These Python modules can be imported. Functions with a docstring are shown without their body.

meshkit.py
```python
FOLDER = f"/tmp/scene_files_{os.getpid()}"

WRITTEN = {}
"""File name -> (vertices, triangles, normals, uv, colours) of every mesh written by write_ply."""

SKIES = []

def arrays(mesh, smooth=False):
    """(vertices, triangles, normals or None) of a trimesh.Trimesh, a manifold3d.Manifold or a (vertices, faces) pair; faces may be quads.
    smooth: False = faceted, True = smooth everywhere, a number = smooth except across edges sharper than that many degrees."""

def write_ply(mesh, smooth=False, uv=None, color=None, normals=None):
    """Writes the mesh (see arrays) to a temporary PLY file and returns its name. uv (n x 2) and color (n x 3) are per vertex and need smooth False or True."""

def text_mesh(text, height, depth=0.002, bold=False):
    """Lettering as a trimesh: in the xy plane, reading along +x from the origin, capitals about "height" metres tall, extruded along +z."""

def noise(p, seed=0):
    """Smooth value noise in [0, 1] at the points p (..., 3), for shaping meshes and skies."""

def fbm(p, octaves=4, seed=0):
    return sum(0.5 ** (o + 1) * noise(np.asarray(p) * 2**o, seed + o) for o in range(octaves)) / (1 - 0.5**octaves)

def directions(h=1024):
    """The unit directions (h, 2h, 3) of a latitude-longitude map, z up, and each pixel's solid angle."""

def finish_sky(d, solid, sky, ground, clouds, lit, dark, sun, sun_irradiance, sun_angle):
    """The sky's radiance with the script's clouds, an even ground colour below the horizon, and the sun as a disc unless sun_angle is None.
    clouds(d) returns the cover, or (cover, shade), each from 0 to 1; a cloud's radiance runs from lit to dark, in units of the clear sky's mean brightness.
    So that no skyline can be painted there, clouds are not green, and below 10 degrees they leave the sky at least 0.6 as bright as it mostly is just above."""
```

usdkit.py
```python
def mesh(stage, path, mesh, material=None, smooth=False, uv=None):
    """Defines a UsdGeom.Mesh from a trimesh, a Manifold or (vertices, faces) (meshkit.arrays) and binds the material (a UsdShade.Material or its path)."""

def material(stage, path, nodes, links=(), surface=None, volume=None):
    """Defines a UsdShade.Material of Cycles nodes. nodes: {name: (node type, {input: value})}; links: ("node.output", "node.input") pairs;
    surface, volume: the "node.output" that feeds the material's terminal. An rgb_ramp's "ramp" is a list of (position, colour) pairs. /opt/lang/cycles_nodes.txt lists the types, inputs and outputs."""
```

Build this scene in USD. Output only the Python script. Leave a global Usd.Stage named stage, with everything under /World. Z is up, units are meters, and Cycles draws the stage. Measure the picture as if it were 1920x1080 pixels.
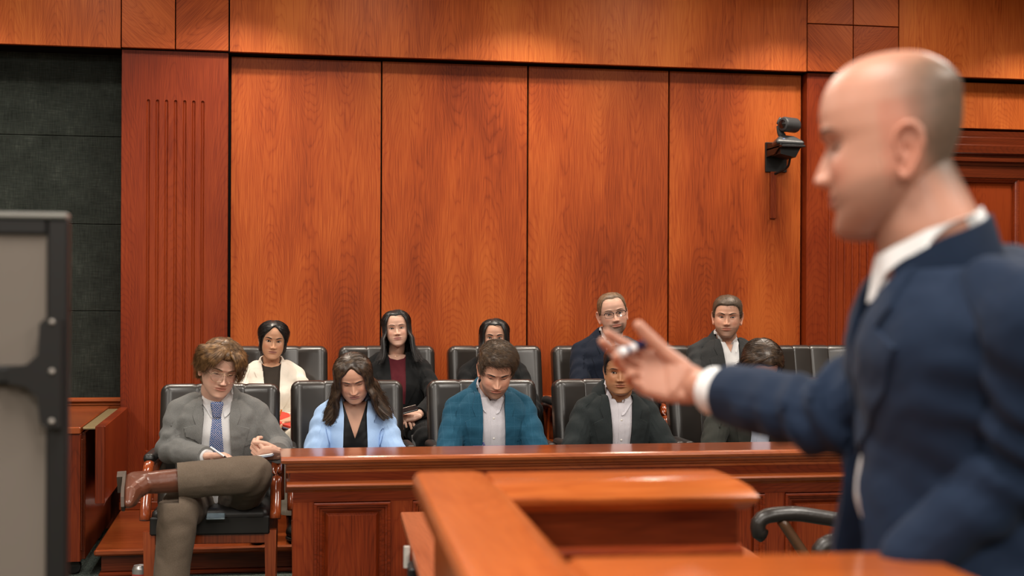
import math, random
import numpy as np
import trimesh
import manifold3d as m3
from manifold3d import Manifold
from scipy.interpolate import PchipInterpolator
from shapely.geometry import Polygon
import meshkit, usdkit
from pxr import Usd, UsdGeom, UsdLux, UsdShade, Gf, Sdf, Vt

stage = Usd.Stage.CreateInMemory()
UsdGeom.SetStageUpAxis(stage, 'Z')
UsdGeom.SetStageMetersPerUnit(stage, 1.0)
UsdGeom.Xform.Define(stage, '/World')
random.seed(7)
rng = np.random.default_rng(7)

# ------------------------------------------------------------------ camera
EYE_H, YAW, ROLL, FPX, HORIZON = 1.45, math.radians(10.2), .0043, 2667., 565.
Fw = np.array([math.sin(YAW), math.cos(YAW), 0.])
_R = np.array([math.cos(YAW), -math.sin(YAW), 0.])
_U = np.array([0, 0, 1.])
Rc = math.cos(ROLL) * _R + math.sin(ROLL) * _U
Uc = math.cos(ROLL) * _U - math.sin(ROLL) * _R
EYE = np.array([0, 0, EYE_H])
cam = UsdGeom.Camera.Define(stage, '/World/camera')
M = Gf.Matrix4d(*Rc, 0, *Uc, 0, *(-Fw), 0, *EYE, 1)
cam.AddTransformOp().Set(M)
cam.CreateProjectionAttr('perspective')
cam.CreateFocalLengthAttr(50.0)
cam.CreateHorizontalApertureAttr(36.0)
cam.CreateVerticalApertureAttr(20.25)
cam.CreateHorizontalApertureOffsetAttr(0.0)
cam.CreateVerticalApertureOffsetAttr((HORIZON - 540) / 1920 * 36.0)
cam.CreateFStopAttr(2.9)
cam.CreateFocusDistanceAttr(6.7)
cam.CreateClippingRangeAttr((0.05, 100.0))
cam.CreateExposureAttr(0.12)


def at(px, py, D):
    """The point at depth D (world y) that stands at a place of the frame."""
    d = (px - 960) * Rc - (py - HORIZON) * Uc + FPX * Fw
    return EYE + d * (D / d[1])


# ------------------------------------------------------------------ lights (the room's ceiling lamps)
CEIL = 3.45
def rect_light(name, x, y, w, h, power, color=(1, .93, .84), z=None):
    l = UsdLux.RectLight.Define(stage, '/World/' + name)
    l.CreateWidthAttr(w); l.CreateHeightAttr(h)
    l.CreateIntensityAttr(power); l.CreateColorAttr(Gf.Vec3f(*color))
    l.AddTranslateOp().Set(Gf.Vec3d(x, y, (z or CEIL) - .012))
    return l
def disk_light(name, x, y, r, power, color=(1, .88, .74), z=None):
    l = UsdLux.DiskLight.Define(stage, '/World/' + name)
    l.CreateRadiusAttr(r); l.CreateIntensityAttr(power); l.CreateColorAttr(Gf.Vec3f(*color))
    l.AddTranslateOp().Set(Gf.Vec3d(x, y, (z or CEIL) - .012))
    return l

TROFFERS = [(x, y) for y in (-1.6, 1.4, 4.4) for x in (-2.6, 0.2, 3.0)]
DOWNLIGHTS = [(x, 7.52) for x in (-1.75, -.12, 1.5, 3.1, 4.7)]
for i, (x, y) in enumerate(TROFFERS):
    rect_light('ceiling_lamp_%03d' % i, x, y, .58, 1.18, 50.0 if y < 0 else 30.0)
for i, (x, y) in enumerate(DOWNLIGHTS):
    disk_light('downlight_%03d' % i, x, y, .15, 195.0)
for i, x in enumerate((-2.4, -.93, .69, 2.3, 3.9)):
    disk_light('spot_lamp_%03d' % i, x, 7.2, .09, 130.0)

# ------------------------------------------------------------------ naming
_used = {}
def numbered(parent, name):
    k = (parent, name)
    n = _used.get(k, 0)
    _used[k] = n + 1
    return parent + '/' + (name if n == 0 else '%s_%03d' % (name, n))
def tag(prim, label=None, cat=None, group=None, kind=None):
    for k, v in (('label', label), ('category', cat), ('group', group), ('kind', kind)):
        if v:
            prim.SetCustomDataByKey(k, v)
    return prim
class Node:
    """A thing (an Xform under /World) or a part below it."""
    def __init__(s, path, prim):
        s.path, s.prim = path, prim
def thing(name, label=None, cat=None, loc=(0, 0, 0), rotz=0, group=None, kind=None):
    p = numbered('/World', name)
    x = UsdGeom.Xform.Define(stage, p)
    if any(loc):
        x.AddTranslateOp().Set(Gf.Vec3d(*[float(v) for v in loc]))
    if rotz:
        x.AddRotateZOp().Set(float(rotz))
    tag(x.GetPrim(), label, cat, group, kind)
    return Node(p, x.GetPrim())
def part(parent, name, mesh, mat, smooth=False, label=None, tint=None):
    p = numbered(parent.path if parent else '/World', name)
    m = usdkit.mesh(stage, p, mesh, mat, smooth)
    if tint is not None:
        UsdGeom.PrimvarsAPI(m).CreatePrimvar('tint', Sdf.ValueTypeNames.Color3fArray, 'vertex').Set(Vt.Vec3fArray.FromNumpy(np.asarray(tint, np.float32)))
    tag(m.GetPrim(), label)
    return Node(p, m.GetPrim())
def solo(name, mesh, mat, label=None, cat=None, smooth=False, group=None, kind=None):
    n = part(None, name, mesh, mat, smooth)
    tag(n.prim, label, cat, group, kind)
    return n
def copy_of(node, loc, rotz, label, name=None):
    was = node.prim.GetCustomData()
    p = numbered('/World', name or node.prim.GetName().rstrip('0123456789_'))
    x = UsdGeom.Xform.Define(stage, p)
    x.GetPrim().GetReferences().AddInternalReference(node.path)
    x.ClearXformOpOrder()
    x.AddTranslateOp(opSuffix='copy').Set(Gf.Vec3d(*[float(v) for v in loc]))
    x.AddRotateZOp(opSuffix='copy').Set(float(rotz))
    x.GetPrim().SetInstanceable(True)
    tag(x.GetPrim(), label, was.get('category'), was.get('group'))
    return Node(p, x.GetPrim())

# ------------------------------------------------------------------ shapes
def cat(ms):
    return trimesh.util.concatenate([as_tm(m) for m in ms])
def as_tm(m):
    if isinstance(m, Manifold):
        q = m.to_mesh()
        return trimesh.Trimesh(np.array(q.vert_properties[:, :3], float), np.array(q.tri_verts, int), process=False)
    if isinstance(m, (tuple, list)):
        v, f, _ = meshkit.arrays(m)
        return trimesh.Trimesh(v, f, process=False)
    return m
def as_mf(m):
    m = as_tm(m)
    return Manifold(m3.Mesh(np.asarray(m.vertices, np.float32), np.asarray(m.faces, np.uint32)))
def box(x0, x1, y0, y1, z0, z1, b=.003):
    """A box with chamfered edges."""
    b = min(b, (x1 - x0) * .45, (y1 - y0) * .45, (z1 - z0) * .45)
    pts = []
    for X, sx in ((x0, 1), (x1, -1)):
        for Y, sy in ((y0, 1), (y1, -1)):
            for Zz, sz in ((z0, 1), (z1, -1)):
                if b <= 0:
                    pts.append((X, Y, Zz))
                else:
                    pts += [(X, Y + sy * b, Zz + sz * b), (X + sx * b, Y, Zz + sz * b), (X + sx * b, Y + sy * b, Zz)]
    return as_tm(Manifold.hull_points(np.array(pts, float)))
def sph(c, r, n=12):
    return Manifold.sphere(r, n).translate([float(v) for v in c])
def rbox(x0, x1, y0, y1, z0, z1, r, n=12):
    r = min(r, (x1 - x0) * .49, (y1 - y0) * .49, (z1 - z0) * .49)
    return Manifold.batch_hull([sph((X, Y, Zz), r, n) for X in (x0 + r, x1 - r) for Y in (y0 + r, y1 - r) for Zz in (z0 + r, z1 - r)])
def chain(pts, rads, n=14):
    """Hulls of consecutive spheres, joined: a tapering limb."""
    s = [sph(p, r, n) for p, r in zip(pts, rads)]
    return Manifold.batch_boolean([Manifold.batch_hull([s[i], s[i + 1]]) for i in range(len(s) - 1)], m3.OpType.Add)
def prism(poly, a, b, plane='yz'):
    """Extrudes a polygon: plane 'yz' along x from a to b, 'xz' along y, 'xy' along z."""
    p = poly if isinstance(poly, Polygon) else Polygon(poly)
    m = trimesh.creation.extrude_polygon(p.buffer(0), b - a, engine='earcut')
    v = np.array(m.vertices)
    if plane == 'yz':
        m.vertices = np.stack([v[:, 2] + a, v[:, 0], v[:, 1]], 1)
    elif plane == 'xz':
        m.vertices = np.stack([v[:, 0], v[:, 2] + a, v[:, 1]], 1)
        m.invert()
    else:
        m.vertices = v + [0, 0, a]
    return m
def loft(rings, cap=True):
    """Rings (k, n, 3) joined to a closed tube."""
    r = np.asarray(rings, float)
    k, n, _ = r.shape
    v = r.reshape(-1, 3)
    i, j = np.meshgrid(np.arange(k - 1), np.arange(n), indexing='ij')
    a, b, c, d = i * n + j, i * n + (j + 1) % n, (i + 1) * n + (j + 1) % n, (i + 1) * n + j
    f = np.concatenate([np.stack([a, b, c], -1).reshape(-1, 3), np.stack([a, c, d], -1).reshape(-1, 3)])
    if cap:
        v = np.vstack([v, r[0].mean(0), r[-1].mean(0)])
        lo = [(k * n, (q + 1) % n, q) for q in range(n)]
        hi = [(k * n + 1, (k - 1) * n + q, (k - 1) * n + (q + 1) % n) for q in range(n)]
        f = np.vstack([f, lo, hi])
    m = trimesh.Trimesh(v, f, process=False)
    if cap and m.volume < 0:
        m.invert()
    return m
def curve(pts, n=24):
    """A smooth curve through points."""
    p = np.asarray(pts, float)
    t = np.concatenate([[0], np.cumsum(np.linalg.norm(np.diff(p, axis=0), axis=1) + 1e-9)])
    return PchipInterpolator(t, p)(np.linspace(0, t[-1], n))
def sweep(pts, rx, ry=None, n=10, up=(0, 0, 1)):
    """An elliptic tube along points; rx, ry numbers or per point; ry lies along up."""
    p = np.asarray(pts, float)
    k = len(p)
    rx = np.broadcast_to(rx, k); ry = rx if ry is None else np.broadcast_to(ry, k)
    t = np.gradient(p, axis=0)
    t /= np.linalg.norm(t, axis=1, keepdims=True) + 1e-12
    up = np.broadcast_to(np.asarray(up, float), (k, 3))
    a = np.cross(up, t)
    a /= np.linalg.norm(a, axis=1, keepdims=True) + 1e-9
    b = np.cross(t, a)
    q = np.arange(n) * 2 * np.pi / n
    rings = p[:, None] + np.cos(q)[None, :, None] * a[:, None] * rx[:, None, None] + np.sin(q)[None, :, None] * b[:, None] * ry[:, None, None]
    return loft(rings)
def lathe(profile, n=24, c=(0, 0, 0)):
    q = np.arange(n) * 2 * np.pi / n
    rings = [np.stack([r * np.cos(q), r * np.sin(q), np.full(n, z)], 1) for r, z in profile]
    m = loft(rings)
    m.apply_translation(c)
    return m
def ring_frame(x0, x1, z0, z1, y, prof):
    """A mitred moulding round a rectangle that faces -y. prof: (inset, forward) steps from the outside in."""
    rings = []
    for ins, fw in prof:
        X0, X1, Z0, Z1 = x0 + ins, x1 - ins, z0 + ins, z1 - ins
        rings.append([(X0, y - fw, Z0), (X1, y - fw, Z0), (X1, y - fw, Z1), (X0, y - fw, Z1)])
    return loft(rings + [rings[0]], cap=False)
def raised(x0, x1, z0, z1, y, d0, d1, bev):
    """A raised field: a slab with a bevelled border facing -y."""
    r = lambda i, f: [(x0 + i, y - f, z0 + i), (x1 - i, y - f, z0 + i), (x1 - i, y - f, z1 - i), (x0 + i, y - f, z1 - i)]
    return loft([r(0, -.01), r(0, d0), r(bev, d1)])
def xf(m, R=None, t=(0, 0, 0)):
    m = as_tm(m).copy()
    v = np.array(m.vertices)
    if R is not None:
        v = v @ np.asarray(R).T
    m.vertices = v + np.asarray(t, float)
    return m
def rot(axis, deg):
    a = math.radians(deg); c, s = math.cos(a), math.sin(a)
    return np.array({'x': [[1, 0, 0], [0, c, -s], [0, s, c]], 'y': [[c, 0, s], [0, 1, 0], [-s, 0, c]], 'z': [[c, -s, 0], [s, c, 0], [0, 0, 1]]}[axis])
def unit(v):
    v = np.asarray(v, float)
    return v / (np.linalg.norm(v) + 1e-12)
def sstep(a, b, x):
    t = np.clip((x - a) / (b - a), 0, 1)
    return t * t * (3 - 2 * t)

# ------------------------------------------------------------------ materials
LOOKS = {}
UsdGeom.Scope.Define(stage, '/World/Looks')
def mat(name, nodes, links=(), surface='p.BSDF'):
    if name not in LOOKS:
        LOOKS[name] = usdkit.material(stage, '/World/Looks/' + name, nodes, links, surface)
    return LOOKS[name]
def plain(name, col, rough=.5, metal=0., spec=.5, bump=None, coat=0., sheen=0., **kw):
    n = {'p': ('principled_bsdf', dict(base_color=col, roughness=rough, metallic=metal, specular_ior_level=spec, coat_weight=coat, coat_roughness=.12, sheen_weight=sheen, **kw))}
    l = []
    if bump:
        sc, st, dist = bump
        n['tc'] = ('texture_coordinate', {}); n['nz'] = ('noise_texture', dict(scale=sc, detail=3.))
        n['bp'] = ('bump', dict(strength=st, distance=dist))
        l += [('tc.object', 'nz.vector'), ('nz.fac', 'bp.height'), ('bp.normal', 'p.normal')]
    return mat(name, n, l)
def wood(name, dark, mid, light, axis='z', leaf=.21, off=0., z0=2.15, s=16., A=560., rough=.32, coat=.25, seed=0., gain=1., diag=None, spec=.5, world=True):
    """Cherry veneer: cathedral figure repeated leaf by leaf, fine pores along the grain."""
    n = {'tc': ('texture_coordinate', {}), 'ge': ('geometry', {}),
         'mp': ('mapping', dict(mapping_type='point', rotation=(0, 0, 0))),
         'sp': ('separate_xyz', {})}
    l = []
    src = 'ge.position' if world else 'tc.object'
    # turn the coordinates so that the grain runs along z and the leaves along x
    rotn = {'z': (0, 0, 0), 'x': (0, math.pi / 2, 0), 'y': (math.pi / 2, 0, 0)}[axis]
    if diag is not None:
        rotn = (0, math.radians(diag), 0)
    n['mp'][1]['rotation'] = rotn
    l += [(src, 'mp.vector'), ('mp.vector', 'sp.vector')]
    n['xo'] = ('math', dict(math_type='add', value2=off + 50 * leaf))
    l += [('sp.x', 'xo.value1')]
    n['xy'] = ('math', dict(math_type='add')); n['yk'] = ('math', dict(math_type='multiply', value2=1.0))
    l += [('sp.y', 'yk.value1'), ('xo.value', 'xy.value1'), ('yk.value', 'xy.value2')]
    n['dv'] = ('math', dict(math_type='divide', value2=leaf)); n['fr'] = ('math', dict(math_type='fraction')); n['fl'] = ('math', dict(math_type='floor'))
    l += [('xy.value', 'dv.value1'), ('dv.value', 'fr.value1'), ('dv.value', 'fl.value1')]
    n['ct'] = ('math', dict(math_type='subtract', value2=.5)); n['us'] = ('math', dict(math_type='multiply', value2=leaf))
    l += [('fr.value', 'ct.value1'), ('ct.value', 'us.value1')]
    n['wn'] = ('white_noise_texture', dict(dimensions='1D')); n['wz'] = ('math', dict(math_type='multiply', value2=.22))
    l += [('fl.value', 'wn.w'), ('wn.value', 'wz.value1')]
    n['zz'] = ('math', dict(math_type='subtract', value2=z0)); n['zw'] = ('math', dict(math_type='add'))
    l += [('sp.z', 'zz.value1'), ('zz.value', 'zw.value1'), ('wz.value', 'zw.value2')]
    n['z2'] = ('math', dict(math_type='multiply')); n['zs'] = ('math', dict(math_type='multiply', value2=s))
    l += [('zw.value', 'z2.value1'), ('zw.value', 'z2.value2'), ('z2.value', 'zs.value1')]
    n['u2'] = ('math', dict(math_type='multiply')); n['ua'] = ('math', dict(math_type='multiply', value2=A))
    l += [('us.value', 'u2.value1'), ('us.value', 'u2.value2'), ('u2.value', 'ua.value1')]
    n['v'] = ('math', dict(math_type='subtract'))
    l += [('ua.value', 'v.value1'), ('zs.value', 'v.value2')]
    n['m1'] = ('mapping', dict(mapping_type='point', scale=(7, 7, 1.6), location=(seed, seed, seed)))
    n['n1'] = ('noise_texture', dict(scale=1., detail=3.))
    n['nk'] = ('math', dict(math_type='multiply', value2=9.)); n['va'] = ('math', dict(math_type='add'))
    l += [('mp.vector', 'm1.vector'), ('m1.vector', 'n1.vector'), ('n1.fac', 'nk.value1'), ('v.value', 'va.value1'), ('nk.value', 'va.value2')]
    n['ri'] = ('math', dict(math_type='fraction')); l += [('va.value', 'ri.value1')]
    n['rr'] = ('rgb_ramp', dict(ramp=[(0, (.40,) * 3), (.12, (.54,) * 3), (.5, (.58,) * 3), (.85, (.50,) * 3), (.96, (.36,) * 3), (1, (.40,) * 3)]))
    l += [('ri.value', 'rr.fac')]
    n['m2'] = ('mapping', dict(mapping_type='point', scale=(170, 170, 5), location=(seed, 0, 0)))
    n['n2'] = ('noise_texture', dict(scale=1., detail=2.))
    n['m3'] = ('mapping', dict(mapping_type='point', scale=(2.6, 2.6, .9), location=(0, seed * 1.7, 0)))
    n['n3'] = ('noise_texture', dict(scale=1., detail=2.))
    l += [('mp.vector', 'm2.vector'), ('m2.vector', 'n2.vector'), ('mp.vector', 'm3.vector'), ('m3.vector', 'n3.vector')]
    n['f1'] = ('mix', dict(mix_type='mix', fac=.50)); n['f2'] = ('mix', dict(mix_type='mix', fac=.45))
    l += [('rr.color', 'f1.color1'), ('n2.fac', 'f1.color2'), ('f1.color', 'f2.color1'), ('n3.fac', 'f2.color2')]
    n['col'] = ('rgb_ramp', dict(ramp=[(.36, dark), (.49, mid), (.60, light)]))
    l += [('f2.color', 'col.fac')]
    n['p'] = ('principled_bsdf', dict(roughness=rough, coat_weight=coat, coat_roughness=.14, specular_ior_level=spec))
    l += [('col.color', 'p.base_color')]
    return mat(name, n, l)

CH_D, CH_M, CH_L = (.165, .023, .0036), (.325, .057, .0092), (.45, .104, .0185)
W_PANEL = [wood('cherry_panel_%d' % i, CH_D, CH_M, CH_L, leaf=.2125, off=o, z0=zz, seed=sd, rough=.45, coat=.0, spec=.2) for i, (o, zz, sd) in enumerate(((.142, 2.2, 1.3), (-.70, 2.22, 4.1), (-1.56, 2.18, 7.7), (-2.41, 2.21, 11.9)))]
W_PIL = wood('cherry_pilaster', (.085, .009, .0015), (.165, .020, .003), (.235, .036, .006), leaf=.29, off=.03, z0=3.6, s=5., seed=3.2, rough=.45, coat=.0, spec=.2)
W_SOF = wood('cherry_soffit', (.22, .036, .006), (.40, .085, .014), (.52, .14, .026), leaf=.24, off=.1, z0=3.4, s=18, seed=5.5, rough=.5, coat=.0, spec=.2)
W_DIA = wood('cherry_diagonal', (.17, .026, .0038), (.32, .060, .0095), (.44, .10, .018), leaf=.3, off=.0, z0=0, s=3., seed=8.1, diag=45, rough=.5, coat=.0, spec=.2)
W_DIB = wood('cherry_diagonal_turned', (.17, .026, .0038), (.32, .060, .0095), (.44, .10, .018), leaf=.3, off=.1, z0=0, s=3., seed=2.6, diag=-45, rough=.5, coat=.0, spec=.2)
W_RAILX = wood('cherry_rail_long', (.075, .009, .0018), (.155, .020, .004), (.225, .037, .0075), axis='x', leaf=.16, z0=1., s=3, A=600, seed=2., rough=.28, coat=.25, spec=.35)
W_RAILZ = wood('cherry_rail_upright', (.075, .009, .0018), (.155, .020, .004), (.225, .037, .0075), leaf=.18, z0=1.2, s=6, seed=6.2, rough=.30, coat=.2, spec=.35)
W_CAP = wood('cherry_cap', (.17, .030, .007), (.29, .060, .014), (.38, .095, .023), axis='x', leaf=.2, z0=1., s=2, A=500, seed=9., rough=.22, coat=.6)
W_BENCH = wood('cherry_bench', (.27, .050, .0085), (.42, .098, .018), (.51, .14, .031), axis='x', leaf=.22, z0=.3, s=2, A=400, seed=12., rough=.22, coat=.4)
W_BENCHY = wood('cherry_bench_side', (.27, .050, .0085), (.42, .098, .018), (.51, .14, .031), axis='y', leaf=.22, z0=.3, s=2, A=400, seed=14., rough=.22, coat=.4)
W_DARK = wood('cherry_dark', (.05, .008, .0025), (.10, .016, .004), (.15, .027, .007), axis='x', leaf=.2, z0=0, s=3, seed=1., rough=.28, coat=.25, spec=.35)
W_CHAIR = wood('cherry_chair', (.16, .025, .007), (.28, .05, .012), (.38, .08, .02), leaf=.1, z0=.2, s=3, seed=21., rough=.2, coat=.7, world=False)
BLACK = plain('black_gap', (.004, .004, .004), .9, spec=.1)
BLACKM = plain('black_metal', (.006, .006, .0065), .45)

# ================================================================== the room
PIL, PAN = 8.10, 8.17                                   # faces of pilasters and of the veneer panels
SOF = 2.838                                             # underside of the upper band
J_FLOOR, PLAT = .16, .29                                # jury floor, platform of the back row
carpet = mat('carpet', {'tc': ('texture_coordinate', {}), 'ge': ('geometry', {}), 'n': ('noise_texture', dict(scale=160., detail=3.)), 'r': ('rgb_ramp', dict(ramp=[(.3, (.02, .028, .024)), (.7, (.13, .16, .14))])),
                        'bp': ('bump', dict(strength=.8, distance=.006)), 'p': ('principled_bsdf', dict(roughness=.95, specular_ior_level=.1))},
             [('ge.position', 'n.vector'), ('n.fac', 'r.fac'), ('r.color', 'p.base_color'), ('n.fac', 'bp.height'), ('bp.normal', 'p.normal')])
plaster = plain('ceiling_plaster', (.62, .60, .56), .9, spec=.2)
wallpaint = plain('far_wall_paint', (.36, .27, .20), .8, spec=.2)
fabric = mat('charcoal_fabric', {'ge': ('geometry', {}), 'm1': ('mapping', dict(mapping_type='point', scale=(160, 40, 14))), 'n1': ('noise_texture', dict(scale=1., detail=3.)),
                                 'm2': ('mapping', dict(mapping_type='point', scale=(14, 40, 160))), 'n2': ('noise_texture', dict(scale=1., detail=3.)),
                                 'n3': ('noise_texture', dict(scale=7., detail=4.)), 'a': ('mix', dict(mix_type='mix', fac=.5)), 'b': ('mix', dict(mix_type='mix', fac=.35)),
                                 'r': ('rgb_ramp', dict(ramp=[(.34, (.008, .010, .0085)), (.55, (.024, .030, .026)), (.72, (.055, .064, .055))])),
                                 'bp': ('bump', dict(strength=.5, distance=.003)), 'p': ('principled_bsdf', dict(roughness=.9, specular_ior_level=.15))},
              [('ge.position', 'm1.vector'), ('m1.vector', 'n1.vector'), ('ge.position', 'm2.vector'), ('m2.vector', 'n2.vector'), ('ge.position', 'n3.vector'),
               ('n1.fac', 'a.color1'), ('n2.fac', 'a.color2'), ('a.color', 'b.color1'), ('n3.fac', 'b.color2'), ('b.color', 'r.fac'), ('r.color', 'p.base_color'), ('a.color', 'bp.height'), ('bp.normal', 'p.normal')])

X0, X1, Y0, Y1 = -5.0, 7.0, -4.2, 8.5
solo('floor', box(X0, X1, Y0, Y1, -.06, 0, 0), carpet, kind='structure')
solo('ceiling', box(X0, X1, Y0, Y1, CEIL, CEIL + .06, 0), plaster, kind='structure')
solo('wall_left', box(X0 - .1, X0, Y0, Y1, 0, CEIL, 0), wallpaint, kind='structure')
solo('wall_right', box(X1, X1 + .1, Y0, Y1, 0, CEIL, 0), wallpaint, kind='structure')
solo('wall_front', box(X0, X1, Y0 - .1, Y0, 0, CEIL, 0), wallpaint, kind='structure')
# round cans round the lamps near the panelled wall
CAN = plain('can_white', (.55, .54, .52), .6)
CAN_IN = plain('can_black', (.01, .01, .01), .7)
for i, (x, y) in enumerate(DOWNLIGHTS):
    cn_ = thing('ceiling_downlight', 'round ceiling downlight with dark baffle ' + ('over the dark fabric wall', 'over the left fluted pilaster', 'over the middle seam of the wall panels', 'beside the right fluted pilaster', 'over the panelled door at right')[i], 'ceiling light', (x, y, CEIL))
    part(cn_, 'can', lathe([(.170, 0), (.170, -.20), (.182, -.20), (.182, 0)], 32), CAN)
    part(cn_, 'baffle', lathe([(.160, 0), (.160, -.198), (.170, -.198), (.170, 0)], 32), CAN_IN)
# raised jury floor (carpeted) and the platform of the back row
solo('jury_floor', box(-4.9, 6.9, 5.3, 8.44, 0, J_FLOOR, .004), carpet, kind='structure')
st = thing('platform', 'stepped cherry wood platform under the back row of jury chairs', 'platform', kind='structure')
PX0, PX1 = -.735, 4.6
part(st, 'tread', box(PX0, PX1, 6.82, 8.12, PLAT - .03, PLAT, .008), W_CAP)
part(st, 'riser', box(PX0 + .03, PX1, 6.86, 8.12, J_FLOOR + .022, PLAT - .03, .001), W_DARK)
part(st, 'base_strip', box(PX0 + .02, PX1, 6.835, 8.12, J_FLOOR, J_FLOOR + .02, .006), W_RAILX)

wb = thing('wall_back', kind='structure')
part(wb, 'backing', box(X0, X1, 8.42, 8.5, 0, CEIL, 0), BLACK)
part(wb, 'panel_backing', box(-.16, 3.26, 8.2, 8.42, 0, SOF + .05, 0), BLACK)
for i, (a, b) in enumerate(((-.142, .700), (.709, 1.555), (1.565, 2.410), (2.420, 3.243))):
    part(wb, 'veneer_panel', box(a, b, PAN, 8.2, .3, SOF - .012 if i else SOF - .015, .0015), W_PANEL[i])
def pilaster(x0, x1, fl):
    body = as_mf(box(x0, x1, PIL, 8.4, PLAT, SOF - .004, .002))
    r = .0095
    for x in fl:
        body -= Manifold.batch_hull([sph((x, PIL - .0005, 2.55), r, 14), sph((x, PIL - .0005, .62), r, 14)])
    part(wb, 'pilaster', body, W_PIL, 40)
    part(wb, 'pilaster_base', cat([box(x0 - .004, x1 + .004, PIL - .014, PIL, PLAT, PLAT + .045, .004), box(x0 - .002, x1 + .002, PIL - .008, PIL, PLAT + .045, PLAT + .06, .004)]), W_RAILX)
pilaster(-.735, -.158, np.linspace(-.591, -.297, 7))
pilaster(3.255, 3.836, np.linspace(3.40, 3.694, 7))
# upper band: long veneer boards between the squares over the pilasters, a little proud of them
BY = PIL - .04
kb = BY / (PIL - .004)
bz = lambda z: EYE_H + (z - EYE_H) * kb
part(wb, 'band_backing', box(-4.9, 6.9, BY + .034, 8.42, bz(SOF) - .002, CEIL, 0), BLACK)
for a, b in ((-4.98, -.741), (-.150, 1.55), (1.55, 3.249), (3.842, 6.5)):
    part(wb, 'band_board', box(a * kb, b * kb, BY, BY + .034, bz(SOF), CEIL, .0012), W_SOF)
for x0, x1 in ((-.735, -.158), (3.255, 3.836)):
    x0, x1 = x0 * kb, x1 * kb
    xm = (x0 + x1) / 2
    for row in (0, 1):
        zb = bz(SOF) + .004 + row * .2875
        part(wb, 'square_tile', box(x0, xm - .003, BY, BY + .034, zb, zb + .281, .0012), W_DIA if row == 0 else W_DIB)
        part(wb, 'square_tile', box(xm + .003, x1, BY, BY + .034, zb, zb + .281, .0012), W_DIB if row == 0 else W_DIA)
# fabric bay on the left: four courses of cloth covered board, in a recess
for i, (a, b) in enumerate(((.895, 1.384), (1.387, 1.873), (1.876, 2.367), (2.370, 2.90))):
    part(wb, 'fabric_panel', box(-4.95, -.74, 8.30, 8.42, a, b, .002), fabric)
rail_prof = [(8.30, .80), (8.30, .90), (8.262, .90), (8.252, .893), (8.252, .880), (8.262, .872), (8.272, .866), (8.272, .858), (8.280, .852), (8.280, .845), (8.285, .80)]
solo('trim_1', prism(rail_prof, -4.98, -.737), W_CAP, 'cherry wood chair rail under the dark fabric wall', 'trim', kind='structure')
part(wb, 'wainscot', box(-4.98, -.737, 8.285, 8.42, J_FLOOR, .80, .001), W_RAILZ)
prof2 = [(y - 8.30 + PAN + .0, z) for y, z in rail_prof]
solo('trim_2', prism(prof2, -.155, 3.25), W_CAP, 'cherry wood chair rail behind the back row of jury chairs', 'trim', kind='structure')

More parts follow.
